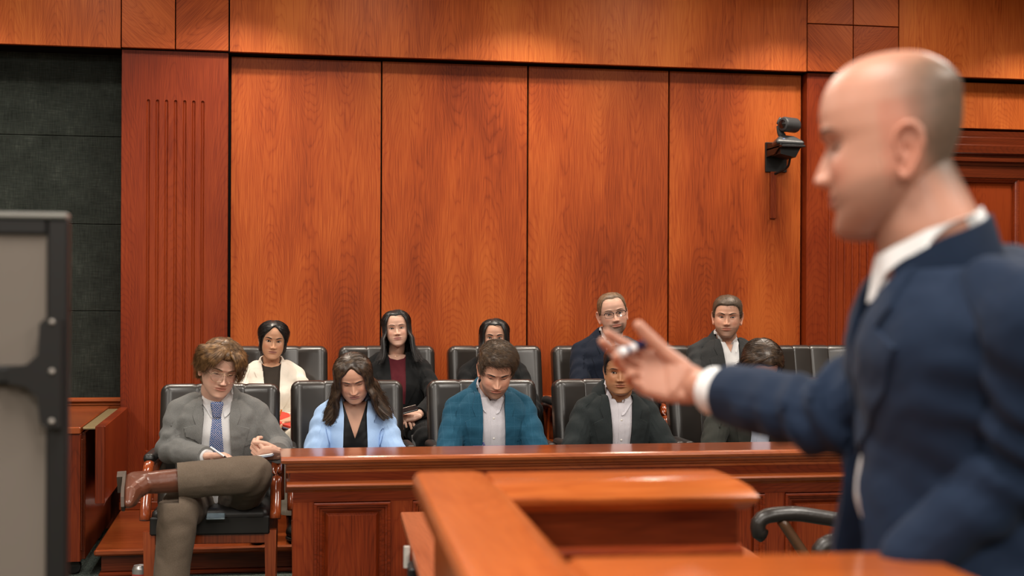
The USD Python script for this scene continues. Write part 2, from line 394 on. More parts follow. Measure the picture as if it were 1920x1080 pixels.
# door bay at the right: header board, dark cornice, framed door
part(wb, 'header_board', box(3.84, 6.5, 8.17, 8.3, 2.535, SOF - .02, .001), W_SOF)
dr = thing('door_1', 'cherry wood panelled door under a moulded cornice at the right edge', 'door', kind='structure')
corn = [(8.3, 2.25), (8.16, 2.25), (8.16, 2.262), (8.115, 2.275), (8.115, 2.30), (8.10, 2.31), (8.10, 2.345), (8.13, 2.36), (8.115, 2.37), (8.115, 2.40), (8.14, 2.415), (8.08, 2.44), (8.04, 2.455), (8.04, 2.47), (8.17, 2.48), (8.17, 2.53), (8.3, 2.53)]
corn = [(8.3, 2.30), (8.125, 2.30), (8.125, 2.315), (8.105, 2.325), (8.105, 2.345), (8.12, 2.352), (8.12, 2.36), (8.095, 2.375), (8.095, 2.42), (8.12, 2.43), (8.12, 2.47), (8.145, 2.48), (8.145, 2.515), (8.3, 2.515)]
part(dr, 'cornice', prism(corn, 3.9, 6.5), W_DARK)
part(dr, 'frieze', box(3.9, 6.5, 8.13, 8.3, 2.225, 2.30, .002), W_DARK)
part(dr, 'stile', box(3.9, 4.14, 8.14, 8.3, J_FLOOR, 2.225, .002), W_RAILZ)
part(dr, 'stile', box(4.664, 4.78, 8.14, 8.3, J_FLOOR, 2.225, .002), W_RAILZ)
part(dr, 'stile', box(5.3, 6.5, 8.14, 8.3, J_FLOOR, 2.225, .002), W_RAILZ)
part(dr, 'moulding', ring_frame(4.14, 4.664, .9, 2.225, 8.15, [(0, -.01), (0, .012), (.008, .014), (.016, .004), (.024, .0), (.03, -.02), (0, -.02)]), W_RAILX)
part(dr, 'door_panel', raised(4.165, 4.64, .92, 2.2, 8.175, 0, .012, .02), W_PIL)
part(dr, 'moulding', ring_frame(4.78, 5.3, .9, 2.225, 8.15, [(0, -.01), (0, .012), (.008, .014), (.016, .004), (.024, .0), (.03, -.02), (0, -.02)]), W_RAILX)
part(dr, 'door_panel', raised(4.805, 5.275, .92, 2.2, 8.175, 0, .012, .02), W_PIL)
part(dr, 'lower_panel', box(4.14, 5.3, 8.15, 8.3, J_FLOOR, .9, .002), W_RAILZ)

# ================================================================== jury box front rail
jr = thing('jury_rail', 'long panelled cherry wood rail in front of the seated front row', 'partition')
RX0, RX1 = .096, 4.3
RY = 5.50
cap = [(5.78, .815), (5.78, .850), (5.774, .856), (5.462, .856), (5.452, .851), (5.448, .842), (5.452, .832), (5.464, .828), (5.468, .824), (5.470, .818), (5.482, .812), (5.486, .806), (5.498, .80), (5.498, .79), (5.75, .79), (5.75, .815)]
part(jr, 'cap', cat([prism(cap, RX0 + .02, RX1), prism([(p[0] * 1.0, p[1]) for p in cap[:8]] + [(5.75, .828)], RX0, RX0 + .0201)]), W_CAP)
part(jr, 'frieze', box(RX0 + .035, RX1, RY, 5.72, .735, .795, .001), W_RAILX)
mid = [(5.6, .757), (5.500, .757), (5.486, .752), (5.476, .748), (5.472, .741), (5.476, .735), (5.488, .731), (5.490, .726), (5.500, .722), (5.508, .714), (5.6, .714)]
part(jr, 'moulding', prism(mid, RX0 + .022, RX1), W_CAP)
part(jr, 'core', box(RX0 + .05, RX1, RY + .03, 5.72, J_FLOOR, .72, .001), W_RAILZ)
part(jr, 'top_stile', box(RX0 + .045, RX1, RY + .008, RY + .03, .675, .72, .001), W_RAILX)
px = [.222 + i * .3806 for i in range(11)]
pw = .294
FR = [(0, -.02), (0, .010), (.004, .012), (.010, .012), (.014, .006), (.020, .004), (.024, -.004), (.030, -.004), (.036, -.010), (.041, -.014), (.041, -.02)]
for i, x in enumerate(px):
    if x + pw > RX1:
        break
    part(jr, 'stile', box((RX0 + .045) if i == 0 else x - .3806 + pw, x, RY + .008, RY + .03, J_FLOOR, .675, .001), W_RAILZ)
    part(jr, 'panel_moulding', ring_frame(x, x + pw, .24, .672, RY + .010, FR), W_RAILX)
    part(jr, 'raised_panel', raised(x + .043, x + pw - .043, .283, .632, RY + .028, .0, .012, .012), W_RAILZ)
    part(jr, 'bottom_stile', box(x, x + pw, RY + .008, RY + .03, J_FLOOR, .24, .001), W_RAILX)

# ================================================================== wooden stand at the left
ws = thing('witness_desk', 'cherry wood desk on casters with a hanging drop leaf beside the steps', 'desk')
W_DESK = W_RAILZ
part(ws, 'top', box(-1.9, -.80, 6.85, 8.2, .825, .858, .004), W_CAP)
part(ws, 'leg_panel', box(-.905, -.80, 6.86, 6.93, J_FLOOR + .07, .825, .002), W_DESK)
part(ws, 'side_panel', box(-.81, -.785, 6.93, 8.2, J_FLOOR + .07, .825, .002), W_DARK)
part(ws, 'side_panel', box(-1.9, -1.82, 6.86, 8.2, J_FLOOR + .07, .825, .002), W_DESK)
part(ws, 'apron', box(-1.82, -.905, 6.87, 6.91, .765, .825, .001), W_DESK)
part(ws, 'back_panel', box(-1.82, -.81, 7.9, 7.95, J_FLOOR + .2, .825, .001), W_DARK)
lf = part(ws, 'drop_leaf', box(-.735, -.69, 6.86, 8.06, .50, .86, .003), W_DESK)
part(lf, 'hinge_strip', box(-.795, -.738, 6.9, 8.05, .842, .852, .001), plain('aged_brass', (.35, .27, .14), .45, .8, bump=(120, .5, .002)))
part(lf, 'edge_band', box(-.733, -.692, 6.857, 6.862, .50, .86, .001), W_RAILZ)
part(ws, 'bead', cat([box(-.80, -.793, 6.875, 6.885, J_FLOOR + .12, .80, .001), box(-.79, -.786, 6.89, 6.9, J_FLOOR + .12, .80, .001)]), W_DARK)
for x, y in ((-.84, 6.95), (-1.86, 6.95), (-.84, 7.9), (-1.86, 7.9)):
    part(ws, 'caster', cat([xf(lathe([(.006, -.018), (.032, -.016), (.036, -.008), (.036, .008), (.032, .016), (.006, .018)], 18), rot('x', 90) @ rot('z', 90) @ np.eye(3), (x, y, J_FLOOR + .036)), box(x - .03, x + .03, y - .025, y + .025, J_FLOOR + .055, J_FLOOR + .072, .003)]), BLACKM, 40)

# ================================================================== camera on its bracket
pc = thing('conference_camera', 'dark grey pan and tilt camera on a black wall bracket', 'camera', loc=(0, 0, 0))
GREY = plain('camera_grey', (.035, .037, .04), .42)
BLK = plain('bracket_black', (.004, .004, .005), .5)
LENS = plain('lens_glass', (.003, .003, .004), .08, coat=1.)
cx, cz = 3.06, 2.385
part(pc, 'wall_plate', box(3.015, 3.15, 8.155, PAN, 2.235, 2.415, .003), BLK)
part(pc, 'bracket_arm', prism([(8.16, 2.41), (7.93, 2.385), (7.93, 2.372), (8.02, 2.33), (8.16, 2.325)], 3.02, 3.028), BLK)
part(pc, 'shelf', box(3.02, 3.165, 7.90, 8.16, 2.362, 2.374, .002), BLK)
part(pc, 'underbox', prism([(3.03, 2.362), (3.155, 2.362), (3.125, 2.305), (3.03, 2.325)], 7.95, 8.1, 'xz'), BLK)
part(pc, 'base', Manifold.batch_hull([sph((3.02, 7.96, 2.395), .016), sph((3.155, 7.93, 2.388), .014), sph((3.155, 8.03, 2.388), .014), sph((3.03, 8.05, 2.39), .016), sph((3.05, 7.99, 2.425), .016), sph((3.12, 7.98, 2.42), .014)]), GREY, 50)
part(pc, 'sensor_window', xf(lathe([(.002, .0), (.012, .0), (.012, .003), (.002, .004)], 16), rot('x', 80), (3.055, 7.955, 2.405)), plain('sensor_blue', (.25, .35, .75), .2), 40)
part(pc, 'yoke', sweep(curve([(3.065, 8.0, 2.43), (3.05, 8.0, 2.455), (3.045, 8.0, 2.50), (3.06, 8.0, 2.535)], 14), .010, .022), GREY, True)
hd = xf(lathe([(.002, -.062), (.030, -.062), (.040, -.056), (.044, -.045), (.044, .05), (.038, .062), (.02, .066), (.002, .066)], 28), rot('z', -62) @ rot('x', 90) , (3.1, 7.985, 2.50))
hp = part(pc, 'camera_head', hd, GREY, 40)
dirv = rot('z', -62) @ np.array([0, -1, 0])
part(hp, 'lens', xf(lathe([(.002, .001), (.024, .0), (.026, .004), (.002, .009)], 24), rot('z', -62) @ rot('x', 90), np.array([3.1, 7.985, 2.50]) + dirv * .062), LENS, 40)
part(pc, 'cable', sweep(curve([(3.12, 8.02, 2.33), (3.12, 8.05, 2.27), (3.09, 8.1, 2.235), (3.07, 8.15, 2.225)], 18), .007), BLK, True)
solo('cable_raceway', box(3.045, 3.083, 8.145, PAN, 1.955, 2.237, .003), W_RAILZ, 'narrow cherry wood cable cover on the panel below the wall camera', 'cable cover')

# ================================================================== jury chairs
LEATHER = mat('brown_leather', {'tc': ('texture_coordinate', {}), 'n': ('voronoi_texture', dict(scale=260.)), 'n2': ('noise_texture', dict(scale=6., detail=3.)), 'r': ('rgb_ramp', dict(ramp=[(.3, (.016, .0130, .0115)), (.7, (.025, .021, .0185))])),
                                'bp': ('bump', dict(strength=.05, distance=.001)), 'p': ('principled_bsdf', dict(roughness=.33, specular_ior_level=.7))},
              [('tc.object', 'n.vector'), ('tc.object', 'n2.vector'), ('n2.fac', 'r.fac'), ('r.color', 'p.base_color'), ('n.distance', 'bp.height'), ('bp.normal', 'p.normal')])
LEATHER_D = plain('black_leather', (.010, .009, .0085), .42, spec=.5, bump=(200, .1, .001))

def jury_chair(name, label, group, loc, rotz=0):
    t = thing(name, label, 'chair', loc, rotz, group)
    part(t, 'seat', rbox(-.238, .238, -.28, .22, .335, .432, .028, 10), LEATHER_D, 40)
    part(t, 'seat_frame', box(-.242, .242, -.283, .20, .325, .40, .006), LEATHER_D)
    # back: four upholstered channels on a shell, wings turned slightly forward
    edges = [-.262, -.11, 0.0, .11, .262]
    yb = lambda x: -.055 * (abs(x) / .262) ** 2.2
    for i in range(4):
        a, b = edges[i] - .024 * (i > 0), edges[i + 1] + .024 * (i < 3)
        r = .04
        ss = []
        for x, rr in ((a + r, r), (b - r, r)):
            y = yb(x)
            ss += [sph((x, .185 + y, .40), rr, 14), sph((x, .215 + y, .40), rr, 14), sph((x, .292 + y, .875), rr, 14), sph((x, .335 + y, .868), rr, 14), sph((x, .235 + y, .62), rr, 14)]
        part(t, 'back_cushion', Manifold.batch_hull(ss), LEATHER, True)
    part(t, 'back_shell', Manifold.batch_hull([sph((x, .245 + yb(x) + d, z), .03, 12) for x in (-.225, .225, 0) for z, d in ((.42, 0), (.85, .105))]), LEATHER_D, True)
    for sx in (-1, 1):
        X = sx * .264
        p = curve([(X, .20, .40), (X, .19, .52), (X, .14, .595), (X, .0, .607), (X, -.13, .600), (X, -.185, .555), (X, -.205, .49), (X, -.245, .425), (X, -.26, .385)], 30)
        arm = part(t, 'arm', sweep(p, .023, .019, 10, up=(0, .6, .8)), W_CHAIR, True)
        part(arm, 'arm_pad', rbox(X - .026, X + .026, -.135, .14, .602, .645, .02, 10), LEATHER_D, True)
    for sx in (-1, 1):
        part(t, 'leg', as_tm(loft([[(sx * .245 + a * w, -.25 + b * w, z) for a, b in ((-1, -1), (1, -1), (1, 1), (-1, 1))] for z, w in ((0, .017), (.02, .019), (.34, .024))])), W_CHAIR)
    for sx in (-1, 1):
        part(t, 'leg', as_tm(loft([[(sx * .235 + a * w, .17 + .05 * (1 - z / .34) + b * w, z) for a, b in ((-1, -1), (1, -1), (1, 1), (-1, 1))] for z, w in ((0, .017), (.02, .019), (.34, .024))])), W_CHAIR)
    part(t, 'stretcher', cat([box(-.235, .235, -.262, -.24, .285, .33, .003)]), W_CHAIR)
    return t

BACK_X = [.12, .703, 1.299, 1.884, 2.519, 3.146]
BACK_Y, FRONT_Y = 7.50, 6.47
FRONT_X = [.423, 1.065, 1.674, 2.249, 2.89]
GB, GF = 'leather jury chairs of the back row', 'leather jury chairs of the front row'
chair0 = jury_chair('jury_chair', 'brown leather armchair under the man in the grey suit, left of the jury rail', None, (-.168, 6.25, J_FLOOR), -3)
BL = ['brown leather jury chair against the panels holding the woman in the cream blazer', 'brown leather jury chair against the panels holding the woman with the burgundy top', 'brown leather jury chair against the panels behind the man in the teal jacket',
      'brown leather jury chair against the panels holding the man with dark framed glasses', 'brown leather jury chair under the man with stubble and open white collar', 'empty brown leather jury chair in the back row, rightmost against the panels']
for x, lab in zip(BACK_X, BL):
    copy_of(chair0, (x, BACK_Y, PLAT), 0, lab, 'jury_chair')
FL = ['brown leather jury chair behind the rail holding the woman in the light blue blazer', 'brown leather jury chair behind the rail holding the man in the teal jacket', 'brown leather jury chair behind the rail under the man in the charcoal suit',
      'brown leather jury chair behind the rail holding the juror with long bowed brown hair', 'brown leather jury chair behind the rail, mostly hidden by the speaking man']
for x, lab in zip(FRONT_X, FL):
    copy_of(chair0, (x, FRONT_Y, J_FLOOR), 0, lab, 'jury_chair')

# ================================================================== foreground bench with a raised ledge on three sides
bn = thing('courtroom_bench', 'glossy cherry wood bench with raised ledge on three sides in the foreground', 'desk', (.302, 2.641, 0), -3.0)
ZT = 1.13
def ledge_prof(d, s=1):
    # (distance inward from the outer edge, z): flat top, rounded inner nose, small cove below
    return [(-.012, ZT - .012), (-.006, ZT - .003), (.004, ZT), (.100, ZT), (.118, ZT - .003), (.134, ZT - .012), (.148, ZT - .026), (.152, ZT - .034), (.148, ZT - .041), (.136, ZT - .045), (.130, ZT - .052), (.122, ZT - .060), (.0, ZT - .060), (-.004, ZT - .045), (-.012, ZT - .035)]
pr_far = [(-d, z) for d, z in ledge_prof(0)]
def mitre(m, plane_pts):
    return m
lay = [(ZT - .0008, .562, -.100), (ZT - .006, .578, -.118), (ZT - .016, .594, -.136), (ZT - .032, .606, -.152), (ZT - .042, .604, -.148), (ZT - .058, .590, -.128)]
part(bn, 'ledge', Manifold.hull_points(np.array([(x, y, z) for z, xr, yn in lay for x, y in ((.125, yn), (xr, yn), (xr, .008 - abs(z - ZT + .03) * .3), (.125, .008 - abs(z - ZT + .03) * .3))], float)), W_BENCH, 25)
lef = prism([(d, z) for d, z in ledge_prof(0)], -1.20, .010, 'xz')
part(bn, 'ledge', lef, W_BENCHY, 25)
part(bn, 'ledge', box(.125, .595, -1.14, -.885, ZT - .05, ZT - .0008, .012), W_BENCH)
# inner and outer faces
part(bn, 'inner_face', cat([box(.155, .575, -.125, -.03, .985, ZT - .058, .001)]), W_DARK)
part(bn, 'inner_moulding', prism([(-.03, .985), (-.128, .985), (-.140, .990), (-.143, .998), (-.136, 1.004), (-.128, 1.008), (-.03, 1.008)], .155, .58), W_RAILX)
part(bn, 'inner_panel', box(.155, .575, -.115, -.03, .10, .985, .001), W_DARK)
part(bn, 'side_panel', box(.025, .125, -1.12, -.03, .10, ZT - .058, .001), W_BENCHY)
part(bn, 'front_panel', box(.126, .575, -1.12, -.91, .10, ZT - .05, .001), W_BENCH)
part(bn, 'back_panel', box(.126, .575, -.032, -.012, .10, ZT - .058, .001), W_BENCH)
part(bn, 'work_surface', box(.12, .575, -.915, -.11, .74, .77, .003), W_BENCH)
part(bn, 'plinth', box(.03, .57, -1.11, -.02, .0, .10, .002), W_DARK)

# counsel table beyond it
ct = thing('side_table', 'plain cherry wood table showing its corner left of the bench', 'table', (.474, 4.706, 0), -3.2)
part(ct, 'table_top', box(0, .95, -1.45, 0, .722, .75, .004), wood('cherry_table', (.2, .042, .013), (.33, .085, .028), (.42, .12, .045), axis='y', leaf=.3, z0=.3, s=1, A=200, seed=17., rough=.32, coat=.4))
part(ct, 'apron', box(.035, .9, -1.41, -.05, .63, .722, .002), W_DARK)
for x, y in ((.06, -.08), (.88, -.08), (.06, -1.38), (.88, -1.38)):
    part(ct, 'leg', box(x - .028, x + .028, y - .028, y + .028, 0, .64, .004), W_DARK)
part(ct, 'clamp', box(-.012, .03, -.82, -.70, .655, .715, .004), BLACKM)
part(ct, 'clamp_screw', xf(lathe([(.002, -.03), (.009, -.03), (.009, .03), (.002, .03)], 14), None, (-.014, -.72, .73)), plain('pale_plastic', (.55, .52, .48), .4), 40)

# executive chair behind the bench
ec = thing('office_chair', 'black leather swivel chair with curved padded arms beyond the bench, facing left', 'chair', (2.02, 4.35, 0), 0)
ARM_L = plain('arm_leather', (.018, .014, .012), .36, spec=.6, bump=(70, .25, .004))
ARM_W = plain('arm_wood', (.12, .055, .026), .35, coat=.4)
for sy, yy in ((1, .27), (-1, -.27)):
    p = curve([(-.315, yy, .655), (-.335, yy, .672), (-.332, yy, .70), (-.30, yy, .722), (-.22, yy, .728), (-.10, yy, .712), (.05, yy, .685), (.2, yy, .665)], 34)
    arm = part(ec, 'arm', sweep(p, .032, .024, 14, up=(0, 0, 1)) if False else sweep(p, .034, .026, 14, up=np.stack([np.linspace(-.9, 0, 34), np.zeros(34), np.linspace(.45, 1, 34)], 1)), ARM_L, True)
    part(arm, 'arm_support', sweep(curve([(-.25, yy, .705), (-.19, yy, .62), (-.10, yy, .50), (.0, yy, .44)], 16), .022, .018, 10), ARM_W, True)
part(ec, 'seat', rbox(-.26, .26, -.25, .25, .38, .48, .04), LEATHER_D, 40)
part(ec, 'backrest', Manifold.batch_hull([sph((x, y, z), .05) for y in (-.21, .21) for x, z in ((.26, .48), (.36, 1.08), (.29, .48), (.40, 1.05))]), LEATHER_D, True)
part(ec, 'column', lathe([(.03, .10), (.03, .38), (.05, .385), (.05, .39)], 18, (0, 0, 0)), BLACKM, 40)
for k in range(5):
    a = 2 * math.pi * k / 5
    part(ec, 'base_leg', chain([(0, 0, .11), (.29 * math.cos(a), .29 * math.sin(a), .065)], [.028, .018], 10), BLACKM, True)
    part(ec, 'caster', xf(lathe([(.004, -.02), (.028, -.018), (.028, .018), (.004, .02)], 14), rot('z', math.degrees(a)) @ rot('x', 90), (.29 * math.cos(a), .29 * math.sin(a), .028)), BLACKM, 40)

# ================================================================== presentation board on the left, near the camera
EY = 2.42
bd = thing('presentation_board', 'black framed board stand with pale grey panels and a hinge plate, close at left', 'board', (0, 0, 0))
FRAME = plain('frame_black', (.0045, .0045, .005), .42)
SILV = plain('frame_silver', (.42, .42, .40), .35, .8)
PALE = plain('pale_grey_board', (.15, .127, .108), .75, spec=.2)
bx1 = -.303
frx = lambda z: 0
part(bd, 'frame_post', box(bx1 - .034, bx1, EY, EY + .03, .12, 1.582, .004), FRAME)
part(bd, 'frame_post', box(-1.35, -1.316, EY, EY + .03, .12, 1.582, .004), FRAME)
part(bd, 'frame_rail', box(-1.316, bx1 - .034, EY, EY + .03, 1.556, 1.582, .003), FRAME)
part(bd, 'frame_rail', box(-1.316, bx1 - .034, EY, EY + .03, .70, .73, .003), FRAME)
part(bd, 'top_trim', box(-1.35, bx1 - .001, EY - .004, EY + .034, 1.582, 1.592, .003), SILV)
part(bd, 'board_panel', box(-1.318, bx1 - .032, EY + .008, EY + .022, 1.335, 1.558, .001), PALE)
part(bd, 'board_panel', box(-1.318, bx1 - .032, EY + .008, EY + .022, .725, 1.318, .001), PALE)
part(bd, 'cross_bar', cat([box(-1.316, bx1 - .06, EY - .014, EY + .02, 1.312, 1.342, .006)]), FRAME)
hp_ = [(bx1 - .008, 1.418), (bx1 - .034, 1.418), (bx1 - .042, 1.410), (bx1 - .044, 1.360), (bx1 - .062, 1.344), (bx1 - .09, 1.340), (bx1 - .09, 1.314), (bx1 - .062, 1.308), (bx1 - .044, 1.290), (bx1 - .040, 1.250), (bx1 - .030, 1.242), (bx1 - .008, 1.242)]
hpn = part(bd, 'hinge_plate', prism(hp_, EY - .022, EY - .002, 'xz'), FRAME)
for z in (1.413, 1.333, 1.252):
    part(hpn, 'screw', xf(lathe([(.0005, .004), (.003, .0035), (.0055, .0)], 14), rot('x', 90), (bx1 - .022, EY - .022, z)), plain('screw_steel', (.34, .31, .28), .4, .6), True)
for x in (-1.333, bx1 - .017):
    part(bd, 'foot', box(x - .02, x + .02, EY - .28, EY + .31, .02, .06, .006), FRAME)
    part(bd, 'foot_post', box(x - .014, x + .014, EY, EY + .03, .055, .13, .003), FRAME)
    for yy in (EY - .26, EY + .29):
        part(bd, 'caster', xf(lathe([(.004, -.01), (.022, -.009), (.022, .009), (.004, .01)], 14), rot('y', 90), (x, yy, .022)), BLACKM, 40)

# ================================================================== drink can on the floor
cn = thing('drink_can', 'silver drink can on the floor beside the leg of the grey suited man\'s chair', 'can', (at(262, 1080, 6.45)[0], 6.45, J_FLOOR))
part(cn, 'can_body', lathe([(.02, .0), (.026, .002), (.033, .01), (.033, .104), (.030, .112), (.0262, .120), (.0262, .122), (.0245, .122), (.0245, .118), (.004, .117)], 28), plain('can_silver', (.62, .62, .63), .32, .85), 40)
part(cn, 'can_print', lathe([(.0332, .06), (.0334, .061), (.0334, .085), (.0332, .086)], 28), plain('can_red', (.42, .06, .05), .35), 40)
part(cn, 'pull_tab', rbox(-.008, .008, -.012, .006, .118, .1205, .0012, 8), plain('can_tab', (.6, .6, .6), .35, .9), True)

# ================================================================== people
def tinted(name, rough=.5, spec=.4, sss=0., coat=0.):
    n = {'a': ('attribute', dict(attribute='tint')), 'p': ('principled_bsdf', dict(roughness=rough, specular_ior_level=spec, subsurface_weight=sss, subsurface_scale=.006, subsurface_radius=(1, .35, .2), coat_weight=coat))}
    return mat(name, n, [('a.color', 'p.base_color')])
SKIN = tinted('skin', .45, .38, .07)
EYEM = tinted('eye_surface', .12, .5)
def cloth(name, a, b, scale=500., rough=.85, sheen=.03, kind='plain', line=None, bump=.25, folds=.5):
    n = {'tc': ('texture_coordinate', {}), 'n': ('noise_texture', dict(scale=scale, detail=2.)), 'nb': ('noise_texture', dict(scale=9., detail=1.2, distortion=1.0)),
         'r': ('rgb_ramp', dict(ramp=[(.35, a), (.65, b)])), 'b1': ('bump', dict(strength=bump, distance=.0012)), 'b2': ('bump', dict(strength=folds * .6, distance=.022)),
         'p': ('principled_bsdf', dict(roughness=rough, specular_ior_level=.16, sheen_weight=sheen, sheen_roughness=.5))}
    l = [('tc.object', 'n.vector'), ('tc.object', 'nb.vector'), ('n.fac', 'r.fac'), ('n.fac', 'b1.height'), ('nb.fac', 'b2.height'), ('b2.normal', 'b1.normal'), ('b1.normal', 'p.normal')]
    last = 'r.color'
    if kind == 'check':
        n['s'] = ('separate_xyz', {}); l += [('tc.object', 's.vector')]
        outs = []
        for ax, per in (('x', .040), ('z', .052)):
            n['d' + ax] = ('math', dict(math_type='divide', value2=per)); n['f' + ax] = ('math', dict(math_type='fraction')); n['l' + ax] = ('math', dict(math_type='less_than', value2=.04))
            n['ad' + ax] = ('math', dict(math_type='add', value2=20.))
            l += [('s.' + ax, 'd%s.value1' % ax), ('d%s.value' % ax, 'ad%s.value1' % ax), ('ad%s.value' % ax, 'f%s.value1' % ax), ('f%s.value' % ax, 'l%s.value1' % ax)]
        n['mx'] = ('math', dict(math_type='maximum')); n['ms'] = ('math', dict(math_type='multiply', value2=.25))
        l += [('lx.value', 'mx.value1'), ('lz.value', 'mx.value2'), ('mx.value', 'ms.value1')]
        n['mc'] = ('mix', dict(mix_type='mix', color2=line)); l += [('ms.value', 'mc.fac'), (last, 'mc.color1')]
        last = 'mc.color'
    if kind == 'dots':
        n['v'] = ('voronoi_texture', dict(scale=150., randomness=.15)); n['lt'] = ('rgb_ramp', dict(ramp=[(0, (1,) * 3), (.30, (1,) * 3), (.36, (0,) * 3), (1, (0,) * 3)]))
        n['mp'] = ('mapping', dict(mapping_type='point', scale=(1, .001, 1), rotation=(0, .78, 0)))
        n['mc'] = ('mix', dict(mix_type='mix', color2=line))
        l += [('tc.object', 'mp.vector'), ('mp.vector', 'v.vector'), ('v.distance', 'lt.fac'), ('lt.color', 'mc.fac'), (last, 'mc.color1')]
        last = 'mc.color'
    l.append((last, 'p.base_color'))
    return mat(name, n, l)
def hairmat(name, dark, mid, light, rough=.38, spec=.5):
    n = {'tc': ('texture_coordinate', {}), 'n': ('noise_texture', dict(scale=55., detail=3.)), 'n2': ('white_noise_texture', dict(dimensions='1D')), 'hi': ('hair_info', {}), 'm': ('mix', dict(mix_type='mix', fac=.35)),
         'r': ('rgb_ramp', dict(ramp=[(.28, dark), (.5, mid), (.74, light)])), 'p': ('principled_bsdf', dict(roughness=rough, specular_ior_level=spec))}
    return mat(name, n, [('tc.object', 'n.vector'), ('hi.index', 'n2.w'), ('n.fac', 'm.color1'), ('n2.value', 'm.color2'), ('m.color', 'r.fac'), ('r.color', 'p.base_color')])

ZK = np.array([-.116, -.110, -.100, -.088, -.075, -.060, -.040, -.020, 0, .020, .040, .060, .080, .095, .106, .112])
FK = np.array([.060, .080, .088, .086, .086, .088, .088, .086, .084, .090, .090, .086, .075, .058, .036, 0])
BK = np.array([-.035, -.02, .000, .015, .03, .048, .066, .078, .088, .094, .097, .095, .085, .068, .045, .0])
WK = np.array([.012, .024, .0365, .049, .058, .0645, .0695, .0725, .0745, .0755, .0755, .0735, .066, .053, .034, 0])
NPHI = 128
_t = (np.arange(NPHI) / NPHI - .5) * 2 * np.pi
PHI = _t - .5 * np.sin(_t)
ZROWS = np.concatenate([np.linspace(-.1158, -.094, 10, endpoint=False), np.linspace(-.094, .032, 58, endpoint=False), np.linspace(.032, .100, 20, endpoint=False), np.linspace(.100, .1117, 9)])

class Head:
    def __init__(s, jaw=1., face=1., nose=1., chin=0., lips=1., fore=0., brow=1., fat=0., nose_w=1., hook=0., crown=0., jowl=0.):
        f = FK.copy(); b = BK.copy(); w = WK.copy() * face
        f[1:4] += chin; f[10:14] += fore
        w[:7] *= np.linspace(jaw, 1, 7)
        w[1:7] += fat * np.array([.5, .8, 1, 1, .8, .5])
        b[11:15] += crown
        s.f, s.b, s.w = (PchipInterpolator(ZK, q) for q in (f, b, w))
        s.p = dict(nose=nose, lips=lips, brow=brow, nose_w=nose_w, hook=hook)
        s.npro = PchipInterpolator([-.052, -.0475, -.0438, -.0395, -.0345, -.028, -.017, -.005, .006, .016], np.array([0, .001, .012, .0225, .0255, .0225, .015, .008, .0035, 0]))
    def S(s, phi, z, feat=True):
        phi, z = np.broadcast_arrays(np.asarray(phi, float), np.asarray(z, float))
        zc = np.clip(z, ZK[0], ZK[-1])
        f, b, w = s.f(zc), s.b(zc), s.w(zc)
        f = np.where(zc > .111, np.maximum(f, 1e-4), f)
        cy, hd = (b - f) / 2, (b + f) / 2
        sn, cs = np.sin(phi), np.cos(phi)
        nf = np.where(cs > 0, 2.12 + .25 * sstep(.06, .0, z) - .22 * sstep(-.05, -.10, z), 2.0)
        e = 2 / nf
        x = w * np.sign(sn) * np.abs(sn) ** e
        y = cy - hd * np.sign(cs) * np.abs(cs) ** e
        if feat:
            m = sstep(-.035, -.06, y)
            G = lambda x0, z0, sx, sz: np.exp(-((x - x0) / sx) ** 2 - ((z - z0) / sz) ** 2)
            S2 = lambda x0, z0, sx, sz: G(x0, z0, sx, sz) + G(-x0, z0, sx, sz)
            p = s.p
            wid = np.interp(z, [-.05, -.037, -.025, 0, .015], [.0125, .0115, .0095, .0072, .009]) * p['nose_w']
            d = np.where((z > -.052) & (z < .016), s.npro(np.clip(z, -.052, .016)), 0) * p['nose'] * np.exp(-(x / wid) ** 2)
            d = d + .0100 * p['nose'] * S2(.0120 * p['nose_w'], -.0375, .0062, .0068) + p['hook'] * G(0, -.012, .008, .012)
            d = d - .0105 * S2(.032, .001, .0155, .0115)
            d = d + .0042 * p['brow'] * S2(.026, .0205, .018, .007) - .002 * G(0, .012, .008, .008)
            d = d + .0035 * S2(.044, -.026, .016, .015)
            d = d + .0050 * p['lips'] * G(0, -.0575, .020, .0042) + .0058 * p['lips'] * G(0, -.0678, .018, .0048) - .0042 * G(0, -.0626, .025, .0016) - .0022 * G(0, -.079, .02, .006)
            d = d - .0016 * G(0, -.052, .003, .004) - .0018 * S2(.025, -.048, .005, .012)
            y = y - d * m
        return np.stack([x, y, z * np.ones_like(x)], -1)
    def grid(s, off=None):
        r = s.S(PHI[None, :], ZROWS[:, None])
        if off is not None:
            n = s.S(PHI[None, :], ZROWS[:, None], False) - np.array([0, .006, .0])
            n = n * [1, 1, .9]; n /= np.linalg.norm(n, axis=-1, keepdims=True)
            r = r + n * off[..., None]
        return r
    def fy(s, x, z):
        """depth of the face's front at (x, z)"""
        ph = np.linspace(-1.45, 1.45, 400)
        g = s.S(ph, np.full(400, z))
        return float(np.interp(x, g[:, 0], g[:, 1]))

